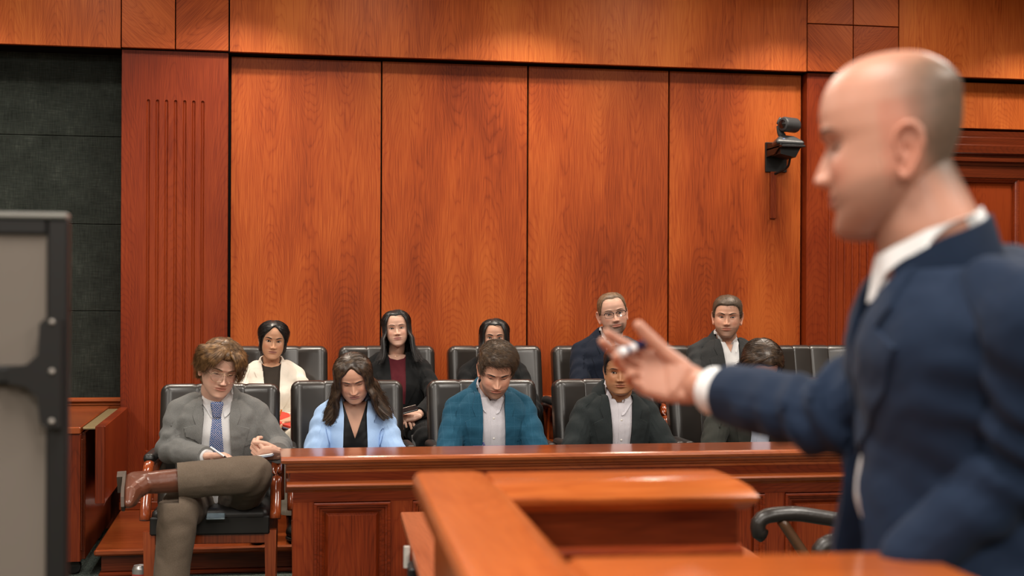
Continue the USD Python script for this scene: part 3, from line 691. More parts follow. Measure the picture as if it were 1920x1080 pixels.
def ear(side, tilt=0, k=1.):
    C = [(-.004, -.004), (-.007, .010), (-.002, .022), (.009, .029), (.021, .027), (.028, .016), (.028, .002), (.022, -.012), (.014, -.024), (.006, -.033), (-.001, -.034), (-.004, -.026)]
    P = []
    for i, (y, z) in enumerate(C):
        out = .0715 + .30 * (y + .007) + (.002 if z > 0 else 0)
        P.append(np.array([side * (out + .0), .008 + y * k, z * k]))
    ring = chain(P, [.0032, .0038, .0042, .0045, .0046, .0046, .0044, .0044, .0048, .0056, .005, .0034], 10)
    plate = Manifold.batch_hull([sph(p - np.array([side * .0045, 0, 0]), .0026, 8) for p in P] + [sph((side * .064, .004, 0), .006, 8), sph((side * .064, .004, -.02), .006, 8)])
    e = ring + plate - Manifold.sphere(.0105, 14).scale([.75, .8, 1.15]).translate([float(side * .080), .0135, -.003])
    e = e + sph((side * .0725, .004, -.007), .0042, 8)
    return e

def hairline(kind):
    tab = {'male': [(0, .058), (25, .060), (45, .052), (58, .030), (70, -.012), (86, -.012), (96, .006), (108, -.03), (125, -.065), (150, -.088), (180, -.094)],
           'high': [(0, .070), (25, .074), (42, .066), (56, .030), (70, -.005), (86, -.008), (96, .008), (108, -.03), (125, -.065), (150, -.088), (180, -.094)],
           'bald': [(0, .109), (40, .109), (62, .085), (78, .040), (88, .018), (98, .014), (110, -.02), (125, -.06), (150, -.085), (180, -.09)],
           'parted': [(0, .082), (10, .076), (24, .056), (40, .034), (54, .004), (66, -.035), (90, -.08), (108, -.09), (125, -.10), (150, -.10), (180, -.10)],
           'female': [(0, .064), (22, .062), (42, .046), (56, .022), (70, -.03), (90, -.075), (108, -.09), (125, -.10), (150, -.10), (180, -.10)]}[kind]
    d, z = np.radians([q[0] for q in tab]), [q[1] for q in tab]
    P = PchipInterpolator(d, z)
    return lambda phi: P(np.abs(phi))

def ik(S, W, a, b, pole):
    S, W = np.asarray(S, float), np.asarray(W, float)
    d = np.linalg.norm(W - S); d2 = min(d, (a + b) * .999)
    u = (W - S) / d
    c = (a * a + d2 * d2 - b * b) / (2 * d2)
    h = math.sqrt(max(a * a - c * c, 0))
    p = np.asarray(pole, float) - np.dot(pole, u) * u
    return S + u * c + unit(p) * h

def hand(W, d, n, side, curl=(20, 30, 20), spread=6, thumb=(.75, .6, .35), tcurl=18, k=1., per=None):
    """side: -1 right, +1 left. d: towards the fingers, n: where the palm faces. A palm and five fingers."""
    d = unit(d); n = unit(np.asarray(n, float) - np.dot(n, d) * d)
    t = np.cross(d, n) * (1 if side < 0 else -1)
    W = np.asarray(W, float)
    P = lambda a, b, c: W + k * (d * a + t * b + n * c)
    parts = []
    kn = [(.088, .031), (.092, .010), (.088, -.011), (.080, -.030)]
    palm = Manifold.batch_hull([sph(P(0, .017, 0), .0155 * k), sph(P(0, -.017, 0), .0155 * k), sph(P(.04, -.030, .003), .0135 * k), sph(P(.04, .026, .004), .0145 * k)] + [sph(P(a, b, 0), .0112 * k) for a, b in kn])
    parts.append(palm)
    parts.append(Manifold.batch_hull([sph(P(.022, .018, .008), .016 * k), sph(P(.05, .030, .009), .014 * k), sph(P(.03, -.022, .008), .013 * k)]))
    L = [(.041, .025, .021), (.045, .028, .022), (.041, .026, .021), (.032, .020, .019)]
    Rr = [.0092, .0094, .0090, .0080]
    for i in range(4):
        c = per[i] if per else curl
        ang, pos, pts = 0., np.array(P(*kn[i], 0)), [P(*kn[i], 0)]
        sp = math.radians((1.5 - i) * spread)
        base = d * math.cos(sp) + t * math.sin(sp)
        for j in range(3):
            ang += math.radians(c[j])
            pos = pos + k * L[i][j] * (base * math.cos(ang) + n * math.sin(ang))
            pts.append(pos)
        parts.append(chain(pts, [Rr[i] * k * q for q in (1.08, 1.0, .93, .80)], 12))
    td = unit(t * thumb[0] + d * thumb[1] + n * thumb[2])
    p0 = P(.026, .024, .006); p1 = p0 + td * .046 * k
    ax = unit(np.cross(td, d)) if np.linalg.norm(np.cross(td, d)) > 1e-3 else n
    def turn(v, a):
        a = math.radians(a); return v * math.cos(a) + np.cross(ax, v) * math.sin(a)
    d2 = turn(td, tcurl); p2 = p1 + d2 * .034 * k; d3 = turn(td, tcurl * 1.6); p3 = p2 + d3 * .026 * k
    parts.append(chain([p0, p1, p2, p3], [.0155 * k, .0122 * k, .0112 * k, .0088 * k], 12))
    u = Manifold.batch_boolean(parts, m3.OpType.Add)
    return u

def smooth_mf(m, edge, it=12):
    m = m.refine_to_length(edge)
    t = as_tm(m)
    trimesh.smoothing.filter_taubin(t, lamb=.5, nu=.53, iterations=it)
    return t

TOR = {'m': ([0, .15, .35, .55, .72, .84, .92, .97, 1.03], [.160, .155, .148, .156, .163, .154, .120, .084, .060], [.112, .112, .108, .115, .114, .102, .084, .070, .058]),
       'f': ([0, .15, .35, .55, .72, .84, .92, .97, 1.03], [.165, .150, .128, .138, .142, .134, .104, .070, .050], [.110, .104, .092, .100, .100, .088, .072, .060, .050])}

class Torso:
    """A trunk between the hips and the base of the neck; its own frame has z along the spine and -y to the front."""
    def __init__(s, hip, neck, sex, k=1., twist=0., belly=0.):
        s.hip, s.neck = np.asarray(hip, float), np.asarray(neck, float)
        z = unit(s.neck - s.hip); s.L = np.linalg.norm(s.neck - s.hip)
        x = unit(np.cross(rot('z', twist) @ np.array([0, 1., 0]), z)); y = np.cross(z, x)
        s.R = np.stack([x, y, z], 1)
        a, w, d = TOR[sex]
        s.W, s.D = PchipInterpolator(a, np.array(w) * k), PchipInterpolator(a, np.array(d) * k)
        s.sex, s.belly, s.k = sex, belly, k
    def out(s, v): return np.asarray(v, float) @ s.R.T + s.hip
    def into(s, v): return (np.asarray(v, float) - s.hip) @ s.R
    def sec(s, z, off):
        q = np.clip(z / s.L, 0, 1.03)
        return s.W(q) + off, s.D(q) + off
    def mesh(s, off=0., z0=-.05, z1=None, n=72, rows=40, flare=0.):
        z1 = s.L * 1.0 if z1 is None else z1
        rings = []
        for z in np.linspace(z0, z1, rows):
            w, d = s.sec(z, off)
            fl = flare * sstep(.25 * s.L, -.05, z)
            w, d = w + fl, d + fl
            t = np.linspace(0, 2 * np.pi, n, endpoint=False)
            sn, cs = np.sin(t), np.cos(t)
            x = w * np.sign(sn) * np.abs(sn) ** .86; y = -d * np.sign(cs) * np.abs(cs) ** .86
            q = z / s.L
            if s.sex == 'f':
                y = y - .030 * s.k * (np.exp(-((x - .062) / .05) ** 2) + np.exp(-((x + .062) / .05) ** 2)) * np.exp(-((q - .60) / .13) ** 2) * (cs > 0)
            else:
                y = y - .008 * np.exp(-((q - .68) / .15) ** 2) * (cs > 0)
            y = y - s.belly * np.exp(-((q - .22) / .22) ** 2) * np.maximum(cs, 0)
            y = y + .016 * np.exp(-((q - .80) / .14) ** 2) * (cs < 0)
            rings.append(np.stack([x, y, np.full(n, z)], 1))
        return loft(rings)
    def front(s, x, z, off):
        w, d = s.sec(z, off)
        c = (1 - min(abs(x) / w, .99) ** (1 / .43)) ** .43
        q = z / s.L
        y = -d * c
        if s.sex == 'f':
            y -= .030 * s.k * (math.exp(-((x - .062) / .05) ** 2) + math.exp(-((x + .062) / .05) ** 2)) * math.exp(-((q - .60) / .13) ** 2)
        else:
            y -= .008 * math.exp(-((q - .68) / .15) ** 2)
        return y - s.belly * math.exp(-((q - .22) / .22) ** 2) * c

def wrinkle(m, amp, seed, joints=(), scale=11.):
    v = np.array(m.vertices); n = np.array(m.vertex_normals)
    d = (meshkit.fbm(v * [scale, scale, scale * 1.5] + 31.7, 3, seed) - .5) * 2 * amp
    for c, ax, r, a, fr in joints:
        s = (v - c) @ ax; w = np.exp(-(np.linalg.norm(v - c, axis=1) / r) ** 2)
        d += a * w * np.sin(s * fr + 3 * meshkit.noise(v * 9. + seed, seed) * 2)
    m.vertices = v + n * d[:, None]
    return m

def inflated(m, r):
    m = m.copy(); m.vertices = np.array(m.vertices) + np.array(m.vertex_normals) * r
    return m

LASH = plain('lash_dark', (.006, .0045, .004), .6)
BUTTON = plain('shirt_button', (.75, .72, .66), .3)
LENSM = mat('spectacle_lens', {'f': ('fresnel', dict(IOR=1.35)), 't': ('transparent_bsdf', dict(color=(.96, .96, .96))), 'g': ('glossy_bsdf', dict(color=(.9, .9, .9), roughness=.03)), 'm': ('mix_closure', {})}, [('f.fac', 'm.fac'), ('t.BSDF', 'm.closure1'), ('g.BSDF', 'm.closure2')], 'm.closure')

def strands_prim(parent, name, curves, width, matl):
    """curves: (n, k, 3)"""
    c = np.asarray(curves, np.float32); n, k, _ = c.shape
    p = numbered(parent.path, name)
    b = UsdGeom.BasisCurves.Define(stage, p)
    b.CreateTypeAttr('linear')
    b.CreateCurveVertexCountsAttr(Vt.IntArray.FromNumpy(np.full(n, k, np.int32)))
    b.CreatePointsAttr(Vt.Vec3fArray.FromNumpy(c.reshape(-1, 3)))
    w = np.tile(width * np.linspace(1, .45, k), n).astype(np.float32)
    b.CreateWidthsAttr(Vt.FloatArray.FromNumpy(w)); b.SetWidthsInterpolation('vertex')
    UsdShade.MaterialBindingAPI.Apply(b.GetPrim()).Bind(matl)
    tag(b.GetPrim(), kind='stuff')
    return b

def make_hair(root, H, to_local, hp, seed):
    """hp: style, mat, line, thick, and style settings. All made in the head's frame and brought over by to_local."""
    r = np.random.default_rng(seed)
    style, m = hp['style'], hp['mat']
    hl = hairline(hp.get('line', 'male'))
    T = hp.get('thick', .012)
    phi, z = PHI[None, :] * np.ones((len(ZROWS), 1)), ZROWS[:, None] * np.ones((1, NPHI))
    mk = z - hl(phi)
    edge = hp.get('edge', .012)
    prof = hp.get('prof')
    t = T * np.ones_like(z) if prof is None else T * prof(phi, z)
    P0 = H.S(phi, z, False)
    streak = meshkit.fbm(np.stack([P0[..., 0] * hp.get('sx', 120), P0[..., 1] * hp.get('sy', 40), P0[..., 2] * hp.get('sz', 60)], -1) + seed, 3, seed) - .5
    off = -.004 + (t + .004) * sstep(0, edge, mk) + hp.get('rough', .006) * streak * sstep(0, edge * 1.5, mk)
    g = H.grid(off)
    capm = loft(g)
    hair = part(root, 'hair', xf(capm, *to_local), m, True)
    R, tr = to_local
    tl = lambda c: c @ np.asarray(R).T + tr
    if hp.get('n', 0):
        N = hp['n']; cs = []
        ph = r.uniform(-np.pi, np.pi, N * 6); zz = r.uniform(-.09, .1105, N * 6)
        ok = (zz - hl(ph) > hp.get('inset', .004))
        ph, zz = ph[ok][:N], zz[ok][:N]
        iz = np.abs(ZROWS[:, None] - zz[None]).argmin(0); ip = np.abs((PHI[:, None] - ph[None] + np.pi) % (2 * np.pi) - np.pi).argmin(0)
        root_p = g[iz, ip]
        nrm = root_p - [0, .006, .01]; nrm /= np.linalg.norm(nrm, axis=1, keepdims=True)
        fl = np.array([hp['flow'](p) for p in root_p]) + r.normal(0, hp.get('mess', .25), (len(root_p), 3))
        fl -= (fl * nrm).sum(1, keepdims=True) * nrm
        fl /= np.linalg.norm(fl, axis=1, keepdims=True) + 1e-9
        ln = hp.get('len', .03) * r.uniform(.7, 1.2, len(root_p))[:, None]
        lift = hp.get('lift', .006) * r.uniform(.2, 1.3, len(root_p))[:, None]
        k = 5
        pts = []
        for i in range(k):
            u = i / (k - 1)
            q = root_p + fl * ln * u
            # keep to the head's roundness
            c = q - [0, .006, .01]; rad = np.linalg.norm(root_p - [0, .006, .01], axis=1, keepdims=True)
            c = c / np.linalg.norm(c, axis=1, keepdims=True) * (rad + lift * math.sin(math.pi * min(u * .8 + .05, 1)) - .001)
            pts.append(np.array([0, .006, .01]) + c)
        strands_prim(hair, 'strand', tl(np.stack(pts, 1)), hp.get('w', .0011), m)
    if style in ('long',):
        part_x = hp.get('part', 0.)
        guides = []
        for sd in (-1, 1):
            for i in range(hp.get('locks', 20)):
                a = math.radians(np.interp(i / (hp.get('locks', 20) - 1), [0, .3, 1], [hp.get('first', 52), 80, 178]) + r.normal(0, 2))
                yp = np.interp(math.degrees(a), [50, 100, 180], [-.062, -.02, .05])
                zt = .112 - 1.9 * (yp - .0) ** 2 * 2
                ztop = float(np.clip(.1105 - 6. * (yp - .012) ** 2, .04, .111))
                P = [np.array([part_x + sd * .002, yp, ztop + .005])]
                for zz2, o, af in ((.088, .008, .45), (.055, .011, .78), (.02, .012, .96), (-.02, .014, 1.0)):
                    aa = math.radians(15) + (a - math.radians(15)) * (af if math.degrees(a) < 120 else min(1, af * 1.1))
                    q = H.S(sd * aa, zz2, False); nn = unit(q - [0, .006, q[2]])
                    P.append(q + nn * o)
                low = hp.get('low', -.2); wav = hp.get('wave', .01)
                end = low * r.uniform(.9, 1.06)
                base = P[-1]
                outw = unit([base[0], base[1] * .6, 0])
                fw = np.array([0, hp.get('fwd', -.02), 0]) * max(0, math.cos(a - .6))
                for u in (.3, .6, .85, 1.0):
                    zc = -.02 + (end + .02) * u
                    sw = wav * math.sin(u * 5 + i * .35) + hp.get('spread', .03) * u
                    tip = hp.get('tip', .0) * max(0, u - .7) / .3
                    P.append(np.array([base[0], base[1], zc]) + outw * (sw + tip) + fw * u)
                guides.append(curve(P, 22))
        locks = []
        for i, gd in enumerate(guides):
            nrm = gd - np.array([0, .01, 0]) * [1, 1, 0]; nrm[:, 2] *= .15
            nrm /= np.linalg.norm(nrm, axis=1, keepdims=True)
            wdt = np.interp(np.linspace(0, 1, len(gd)), [0, .25, .7, 1], [.006, .013, .012, .003]) * r.uniform(.85, 1.15) * hp.get('lw', 1.)
            locks.append(sweep(gd, wdt, wdt * .5, 8, up=nrm))
        part(hair, 'lock', xf(cat(locks), *to_local), m, True)
        cs = []
        for gd in guides:
            for j in range(hp.get('per', 22)):
                o = r.normal(0, .0055, 3) * [1, 1, .3]
                fan = np.linspace(.5, 1.3, len(gd))[:, None]
                q = gd + o * fan + np.sin(np.linspace(0, r.uniform(3, 8), len(gd)) + r.uniform(0, 6))[:, None] * r.normal(0, .0015, 3)
                cs.append(q[::1][:int(len(gd))])
        strands_prim(hair, 'strand', tl(np.array(cs)), hp.get('w', .0011), m)
    if 'extra' in hp:
        loc, cs = hp['extra'](H, r)
        if loc is not None:
            part(hair, 'lock', xf(loc, *to_local), m, True)
        if cs is not None:
            strands_prim(hair, 'strand', tl(cs), hp.get('w', .0011), m)
    return hair

def person(label, base, yaw, spec):
    """spec in world metres unless noted; builds the figure under one Xform at the base."""
    base = np.asarray(base, float)
    root = thing('person', label, 'person', base, yaw)
    Rw = rot('z', -yaw)
    L = lambda w: Rw @ (np.asarray(w, float) - base)
    D = lambda v: Rw @ np.asarray(v, float)
    sex, seed = spec['sex'], spec['seed']
    rg = np.random.default_rng(seed)
    fem = sex == 'f'
    ks = spec.get('size', 1.)
    H = Head(**spec.get('head', {}))
    hk = spec.get('hk', .95 if fem else 1.0)
    hc = L(spec['hc'])
    RH = rot('z', spec.get('hyaw', 0)) @ rot('x', spec.get('pitch', 0)) @ rot('y', spec.get('roll', 0))
    HK = np.asarray(spec.get('hs', (1, 1, 1)), float) * hk
    toL = (RH * HK, hc)
    hl = lambda p: RH @ (np.asarray(p, float) * HK) + hc
    neck = hc + np.asarray(spec.get('noff', (0, .05, -.165)), float)
    hip = L(spec['hip'])
    T = Torso(hip, hc + np.asarray(spec['toff'], float) if 'toff' in spec else neck, sex, spec.get('tk', 1.), spec.get('twist', 0.), spec.get('belly', 0.))
    rn = spec.get('neck_r', .046 if fem else .056)
    sk = np.array(spec['skin'])
    # ---- body
    hm = as_mf(xf(loft(H.grid()), RH * HK, hc))
    ears = [ear(sd, k=spec.get('ear', 1.)).translate([0, spec.get('ear_y', 0.), spec.get('ear_z', -.008)]) for sd in (-1, 1)] if spec.get('ears', True) else []
    cuts, lidz = [], []
    op = spec.get('open', 1.); lz = spec.get('lid', 0.)
    for sd in (-1, 1):
        ec = np.array([sd * .0303, H.fy(sd * .0303, .0) + .0075, .000])
        lidz.append(ec)
        ears.append(sph(ec, .0128, 28))
        pts = []
        for q in np.linspace(-1, 1, 13):
            up = (.0052 * op) * (1 - q * q) ** .7 + lz
            dn = -(.0040 * max(op, .35)) * (1 - q * q) ** .6 - .0006 + lz
            pts.append((ec[0] + q * .0142, up + .0012 * q * sd, dn + .0012 * q * sd))
        poly = [(a, b) for a, b, c in pts] + [(a, c) for a, b, c in pts[::-1]]
        pr = prism(poly, ec[1] - .03, ec[1] + .004, 'xz')
        cuts.append(xf(pr, RH * HK, hc))
    hm = Manifold.batch_boolean([hm] + [as_mf(xf(e, RH * HK, hc)) for e in ears], m3.OpType.Add)
    for c in cuts:
        hm = hm - as_mf(c)
    nk = chain([hl((0, .022, -.045)), hl((0, .030, -.10)) * .6 + neck * .4, neck + np.array([0, .008, -.03])], [.050 * hk if not fem else .044, rn, rn * .92], 28)
    pieces = [hm, as_mf(smooth_mf(nk, .012, 6)), as_mf(xf(T.mesh(-.006, 0, T.L * (.97 if fem else .93)), T.R, T.hip))]
    S, E, W = {}, {}, {}
    sw = spec.get('sw', .150 if fem else .178)
    for nm, sd in (('r', -1), ('l', 1)):
        sh = T.out((sd * sw * spec.get('tk', 1.), .004, T.L * spec.get('sz', .825)))
        a = spec['arm_' + nm]
        S[nm] = sh + np.asarray(a.get('sh', (0, 0, 0)), float)
        W[nm] = L(a['w'])
        al = (.27, .235) if fem else (.295, .255)
        E[nm] = ik(S[nm], W[nm], *[q * spec.get('ak', 1.) for q in al], D(a.get('pole', (sd * .8, .3, -.6)))) if 'e' not in a else L(a['e'])
        arm = chain([S[nm], E[nm], W[nm]], [.046, .037, .024] if fem else [.052, .042, .0265], 16)
        fd = unit(W[nm] - E[nm])
        hd = hand(W[nm] + fd * .012, D(a.get('d', Rw.T @ fd)), D(a.get('n', (0, 0, -1))), sd, k=a.get('k', .90 if fem else 1.), **a.get('hand', {}))
        hd = smooth_mf(hd, .0045, 8)
        pieces += [arm, as_mf(hd)]
    body = Manifold.batch_boolean(pieces, m3.OpType.Add)
    bt = as_tm(body)
    v = np.array(bt.vertices)
    q = ((v - hc) @ RH) / HK
    col = np.tile(sk, (len(v), 1))
    near = np.abs(q).max(1) < .14
    x, y, z = q.T
    mixc = lambda c, m: None
    def blend(c, m):
        nonlocal col
        m = np.clip(m, 0, 1)[:, None] * near[:, None]
        col = col * (1 - m) + np.asarray(c) * m
    fr = sstep(-.05, -.07, y)
    blend(sk * [1.05, .78, .75], .55 * fr * (np.exp(-((np.abs(x) - .043) / .018) ** 2 - ((z + .03) / .018) ** 2) + .6 * np.exp(-(x / .012) ** 2 - ((z + .036) / .012) ** 2)))
    blend(sk * [1.0, .72, .68], .5 * sstep(.062, .072, np.abs(x)) * (np.abs(y - .02) < .035) * (z < .04))
    b = spec.get('beard', 0)
    if b:
        bm = sstep(-.045, -.062, z + .12 * np.clip(np.abs(x) - .045, 0, 1) * -2.2) * sstep(.03, -.02, y) * (1 - np.exp(-(x / .023) ** 2 - ((z + .063) / .0065) ** 2))
        bm = np.maximum(bm * spec.get('beard_full', 1.), np.exp(-(x / .025) ** 2 - ((z + .0528) / .0032) ** 2) * fr)
        if spec.get('goatee'):
            bm = bm * (.35 + .65 * sstep(.05, .03, np.abs(x)))
        bm *= .75 + .5 * meshkit.noise(q * 900., 5)
        blend(spec.get('beard_c', (.05, .03, .02)), b * bm)
    lipc = np.array(spec.get('lip', sk * [.82, .50, .48]))
    blend(lipc, .85 * fr * sstep(.0250, .021, np.abs(x)) * sstep(-.0735, -.0705, z - 10 * x * x) * sstep(-.0535, -.0565, z + 8 * x * x))
    blend(lipc * .25, .9 * fr * sstep(.026, .021, np.abs(x)) * np.exp(-((z + .0627) / .0011) ** 2))
    if spec.get('scalp'):
        hz = hairline('bald')(np.arctan2(x, -y))
        blend(spec['scalp'], spec.get('scalp_k', .5) * sstep(-.012, .055, z - hz) * sstep(-.035, .075, y + .25 * np.clip(.02 - z, 0, .1)) * (.85 + .3 * meshkit.noise(q * 400, 3)) * sstep(.112, .075, z))
    dk = sstep(.017, .012, np.linalg.norm((q - [0, 0, 0])[:, [0, 2]] - np.stack([np.sign(x) * .0303, np.zeros_like(x)], 1), axis=1)) * fr
    blend(sk * [.78, .68, .66], .28 * dk)
    blend(lipc * .12, np.exp(-((np.abs(x) - .0068) / .003) ** 2 - ((z + .0452) / .0016) ** 2) * fr * .7)
    part(root, 'body', bt, SKIN, 52, tint=None) if False else None
    bv, bf, bn = meshkit.arrays(bt, True)
    bp = numbered(root.path, 'body')
    bmesh = usdkit.mesh(stage, bp, (bv, bf), SKIN, True)
    UsdGeom.PrimvarsAPI(bmesh).CreatePrimvar('tint', Sdf.ValueTypeNames.Color3fArray, 'vertex').Set(Vt.Vec3fArray.FromNumpy(col.astype(np.float32)))
    # ---- eyes, lashes, brows
    if spec.get('eyes', True):
        gaze = unit(np.asarray(spec.get('gaze', (0, -1, 0)), float))
        for i, sd in enumerate((-1, 1)):
            s = trimesh.creation.icosphere(4, .0119)
            d = np.array(s.vertices) @ gaze / .0119
            c = np.where((d > .972)[:, None], (.004, .004, .004), np.where((d > .885)[:, None], np.array(spec.get('iris', (.03, .018, .01))), np.where((d > .87)[:, None], (.02, .015, .012), (.62, .56, .52))))
            s.vertices = np.array(s.vertices) + lidz[i]
            part(root, 'eye', xf(s, *toL), EYEM, True, tint=c)
            up = np.array([(lidz[i][0] + a * .0142, (.0052 * op) * (1 - a * a) ** .7 + lz + .0012 * a * sd) for a in np.linspace(-1, 1, 11)])
            yy = lidz[i][1] - np.sqrt(np.maximum(.0130 ** 2 - (up[:, 0] - lidz[i][0]) ** 2 * .8 - (up[:, 1]) ** 2, 1e-6)) + .0002
            lash = sweep(np.stack([up[:, 0], yy, up[:, 1] + .0002], 1), np.interp(np.linspace(-1, 1, 11), [-1, 0, 1], [.0003, spec.get('lash', .0008), .0003]), n=6)
            part(root, 'eyelash', xf(lash, *toL), LASH, True)
    br = spec.get('brows', (.02, .012, .008)); bw = spec.get('brow_w', .0030)
    bm_ = plain('brow_%d' % seed, br, .7)
    for sd in (-1, 1):
        pts = []
        ba = spec.get('brow_a', 0.)
        for u in np.linspace(0, 1, 12):
            X = sd * (.0115 + .039 * u); Zz = .0165 + .0075 * math.sin(u * 2.3 + .1) - .003 * u + ba * (u - .4)
            pts.append((X, H.fy(X, Zz) + .0006, Zz))
        part(root, 'eyebrow', xf(sweep(np.array(pts), np.interp(np.linspace(0, 1, 12), [0, .15, .6, 1], [.4, 1, .9, .25]) * bw, .0016, 8, up=(0, -1, 0)), *toL), bm_, True)
    if 'hair' in spec:
        make_hair(root, H, toL, spec['hair'], seed)
    # ---- clothes
    jk = spec.get('jacket')
    R_, h_ = T.R, T.hip
    shoff = spec.get('shoff', .008)
    sh_m = as_mf(xf(T.mesh(shoff, spec.get('shirt_z0', .04), T.L * spec.get('shirt_z1', .985 if fem else .955)), R_, h_))
    sh_t = smooth_mf(sh_m, .014, 4)
    wrinkle(sh_t, .0022, seed + 3, scale=14.)
    shirt = as_mf(sh_t)
    TP = lambda poly, y0=-.45, y1=0.: as_mf(xf(prism(poly, y0, y1, 'xz'), R_, h_))
    Lz = T.L
    if spec.get('copen'):
        shirt = shirt - TP([(.05, 1.12 * Lz), (.036, 1.0 * Lz), (.0, .93 * Lz - spec['copen'] * 1.1), (-.036, 1.0 * Lz), (-.05, 1.12 * Lz)])
    if 'neckline' in spec:
        shirt = shirt - TP([(a, b * Lz) for a, b in spec['neckline']])
    sp_ = part(root, 'shirt' if not fem else 'blouse', shirt, spec['shirt'], 40)
    if spec.get('collar', not fem):
        up_ax = unit(unit(hl((0, .026, -.10)) - neck) * spec.get('cax', .4) + T.R[:, 2] * (1 - spec.get('cax', .4)))
        fwd = unit(np.cross(np.cross(up_ax, D(Rw.T @ np.array([0, -1., 0]))), up_ax)); lat = np.cross(up_ax, -fwd) * 1.
        lat = unit(np.cross(fwd, up_ax)) * -1
        A = np.radians(np.linspace(spec.get('cgap', 20), 360 - spec.get('cgap', 20), 49))
        rings = []
        for a in A:
            fa = min(a, 2 * np.pi - a)                     # 0 front .. pi back
            dirv = fwd * math.cos(a) + lat * math.sin(a)
            opn = spec.get('copen', 0.)
            ht = np.interp(fa, [.15, .7, 1.6, math.pi], [-.002 - opn * .4, .012 - opn * .1, .030, .036]) + spec.get('chi', 0)
            hb = np.interp(fa, [.15, .5, .8, 1.2, math.pi], [-.054 - opn * .5, -.046 - opn * .3, -.012, .004, .006]) + spec.get('chi', 0) * .6
            ro = rn + .0045 + opn * .12 * max(0., 1 - fa)
            top = neck + up_ax * ht + dirv * ro
            bot = neck + up_ax * hb + dirv * (ro + np.interp(fa, [.3, .8, 1.2, 2, math.pi], [.020, .012, .006, .006, .008])) + fwd * np.interp(fa, [.3, .8], [.004, 0])
            bl = T.into(bot); tl_ = T.into(top)
            if bl[1] < .02:
                bl[1] = min(bl[1], T.front(bl[0], min(bl[2], Lz * .985), shoff) - .0055); bot = T.out(bl)
            o = dirv * .0028
            rings.append([top - o * .3, top + o, bot + o, bot - o * .3])
        cm = as_mf(loft(rings))
        if jk and spec.get('clip', True):
            w_ = jk['open'][1][0] + .002
            for sg in (-1, 1):
                cm = cm - TP([(sg * w_, Lz * .4), (sg * .4, Lz * .4), (sg * .4, Lz * 1.0), (sg * (w_ + .006), Lz * 1.0)], -.45, .03) - TP([(sg * (w_ - .004), Lz * .9), (sg * .4, Lz * .9), (sg * .4, Lz * 1.06), (sg * (w_ + .004), Lz * 1.06)], -.45, -.008)
        part(sp_, 'collar', cm, spec.get('collar_m', spec['shirt']), 40)
    if spec.get('buttons'):
        for zf in np.arange(spec.get('btop', .80), .25, -.16):
            p = T.out((0, T.front(0, zf * Lz, shoff) - .002, zf * Lz))
            part(sp_, 'button', xf(Manifold.sphere(.0048, 12).scale([1, .4, 1]), R_, p), BUTTON, True)
        pl = (as_mf(xf(inflated(sh_t, .0014), None)) ^ TP([(-.014, -.02), (.014, -.02), (.014, Lz * .93), (-.014, Lz * .93)]))
        part(sp_, 'placket', pl, spec['shirt'], 40)
    if 'tie' in spec:
        tw = spec.get('tie_w', .036)
        blade = as_mf(inflated(sh_t, .006)) ^ TP([(-.017, Lz * .90), (.017, Lz * .90), (tw, Lz * .42), (tw * .95, Lz * .30), (0, Lz * .22), (-tw * .95, Lz * .30), (-tw, Lz * .42)])
        tn = part(root, 'tie', blade, spec['tie'], 40)
        yk = T.front(0, Lz * .9, shoff)
        part(tn, 'knot', Manifold.batch_hull([sph(T.out((a * .017, yk - .012, Lz * .985)), .010) for a in (-1, 1)] + [sph(T.out((a * .009, yk - .014, Lz * .885)), .009) for a in (-1, 1)]), spec['tie'], True)
    if jk:
        off = jk.get('off', .018)
        ups = [.058, .050, .037] if fem else [.065, .056, .043]
        ups = jk.get('ups') or [u * jk.get('slv', 1.) for u in ups]
        slv_ = []
        ps = [as_mf(xf(T.mesh(off, jk.get('bottom', -.08), T.L * jk.get('z1', .975), flare=jk.get('flare', .012)), R_, h_))]
        joints = []
        for nm, sd in (('r', -1), ('l', 1)):
            s0, e0, w0 = S[nm], E[nm], W[nm]
            pad = T.out((sd * (sw * spec.get('tk', 1.) * .62), .004, T.L * .93))
            ps.append(Manifold.batch_hull([sph(s0, ups[0], 20), sph(pad, .042, 16)]))
            ps.append(chain([s0, s0 * .5 + e0 * .5, e0, e0 * .45 + w0 * .55, w0 - unit(w0 - e0) * spec.get('cuff_back', .0)], [ups[0], ups[0] * .93, ups[1], (ups[1] + ups[2]) / 2, ups[2]], 20))
            slv_.append(chain([s0 * .6 + e0 * .4, e0, w0], [ups[0] * 1.05, ups[1] * 1.2, ups[2] * 1.25], 16))
            ax = unit(e0 - s0)
            joints += [(e0, unit(w0 - s0), .095, .0085, 120.), (s0 + ax * .08, unit(ax + [0, 0, .5]), .10, .006, 95.)]
        J = Manifold.batch_boolean(ps, m3.OpType.Add)
        jt = smooth_mf(J, jk.get('res', .012), jk.get('smooth', 26))
        wrinkle(jt, jk.get('wr', .0035), seed + 11, joints)
        Jm = as_mf(jt)
        for nm in ('r', 'l'):                                # flat cuffs
            ax = unit(W[nm] - E[nm]); o = W[nm] - ax * jk.get('cuff', .004)
            near_c = Manifold.batch_hull([sph(o + ax * .0, .001, 6), sph(o + ax * .09, .075, 10)]) if False else None
            lc = .07 + jk.get('cuff', .004) * 1.2
            bx = rot_to(ax, Manifold.cube([.11, .11, lc], True), o + ax * (lc / 2 + .0005))
            if nm not in jk.get('nocut', ''):
                Jm = Jm - bx
        op_ = jk['open']                                     # (half width, height) from the top down
        poly = [(w, zf * Lz) for w, zf in op_] + [(-w, zf * Lz) for w, zf in jk.get('open_r', op_)[::-1]]
        cut = TP(poly)
        for q_ in slv_:
            cut = cut - q_
        arms_ = Manifold.batch_boolean(slv_, m3.OpType.Add)
        Jm = Jm - cut
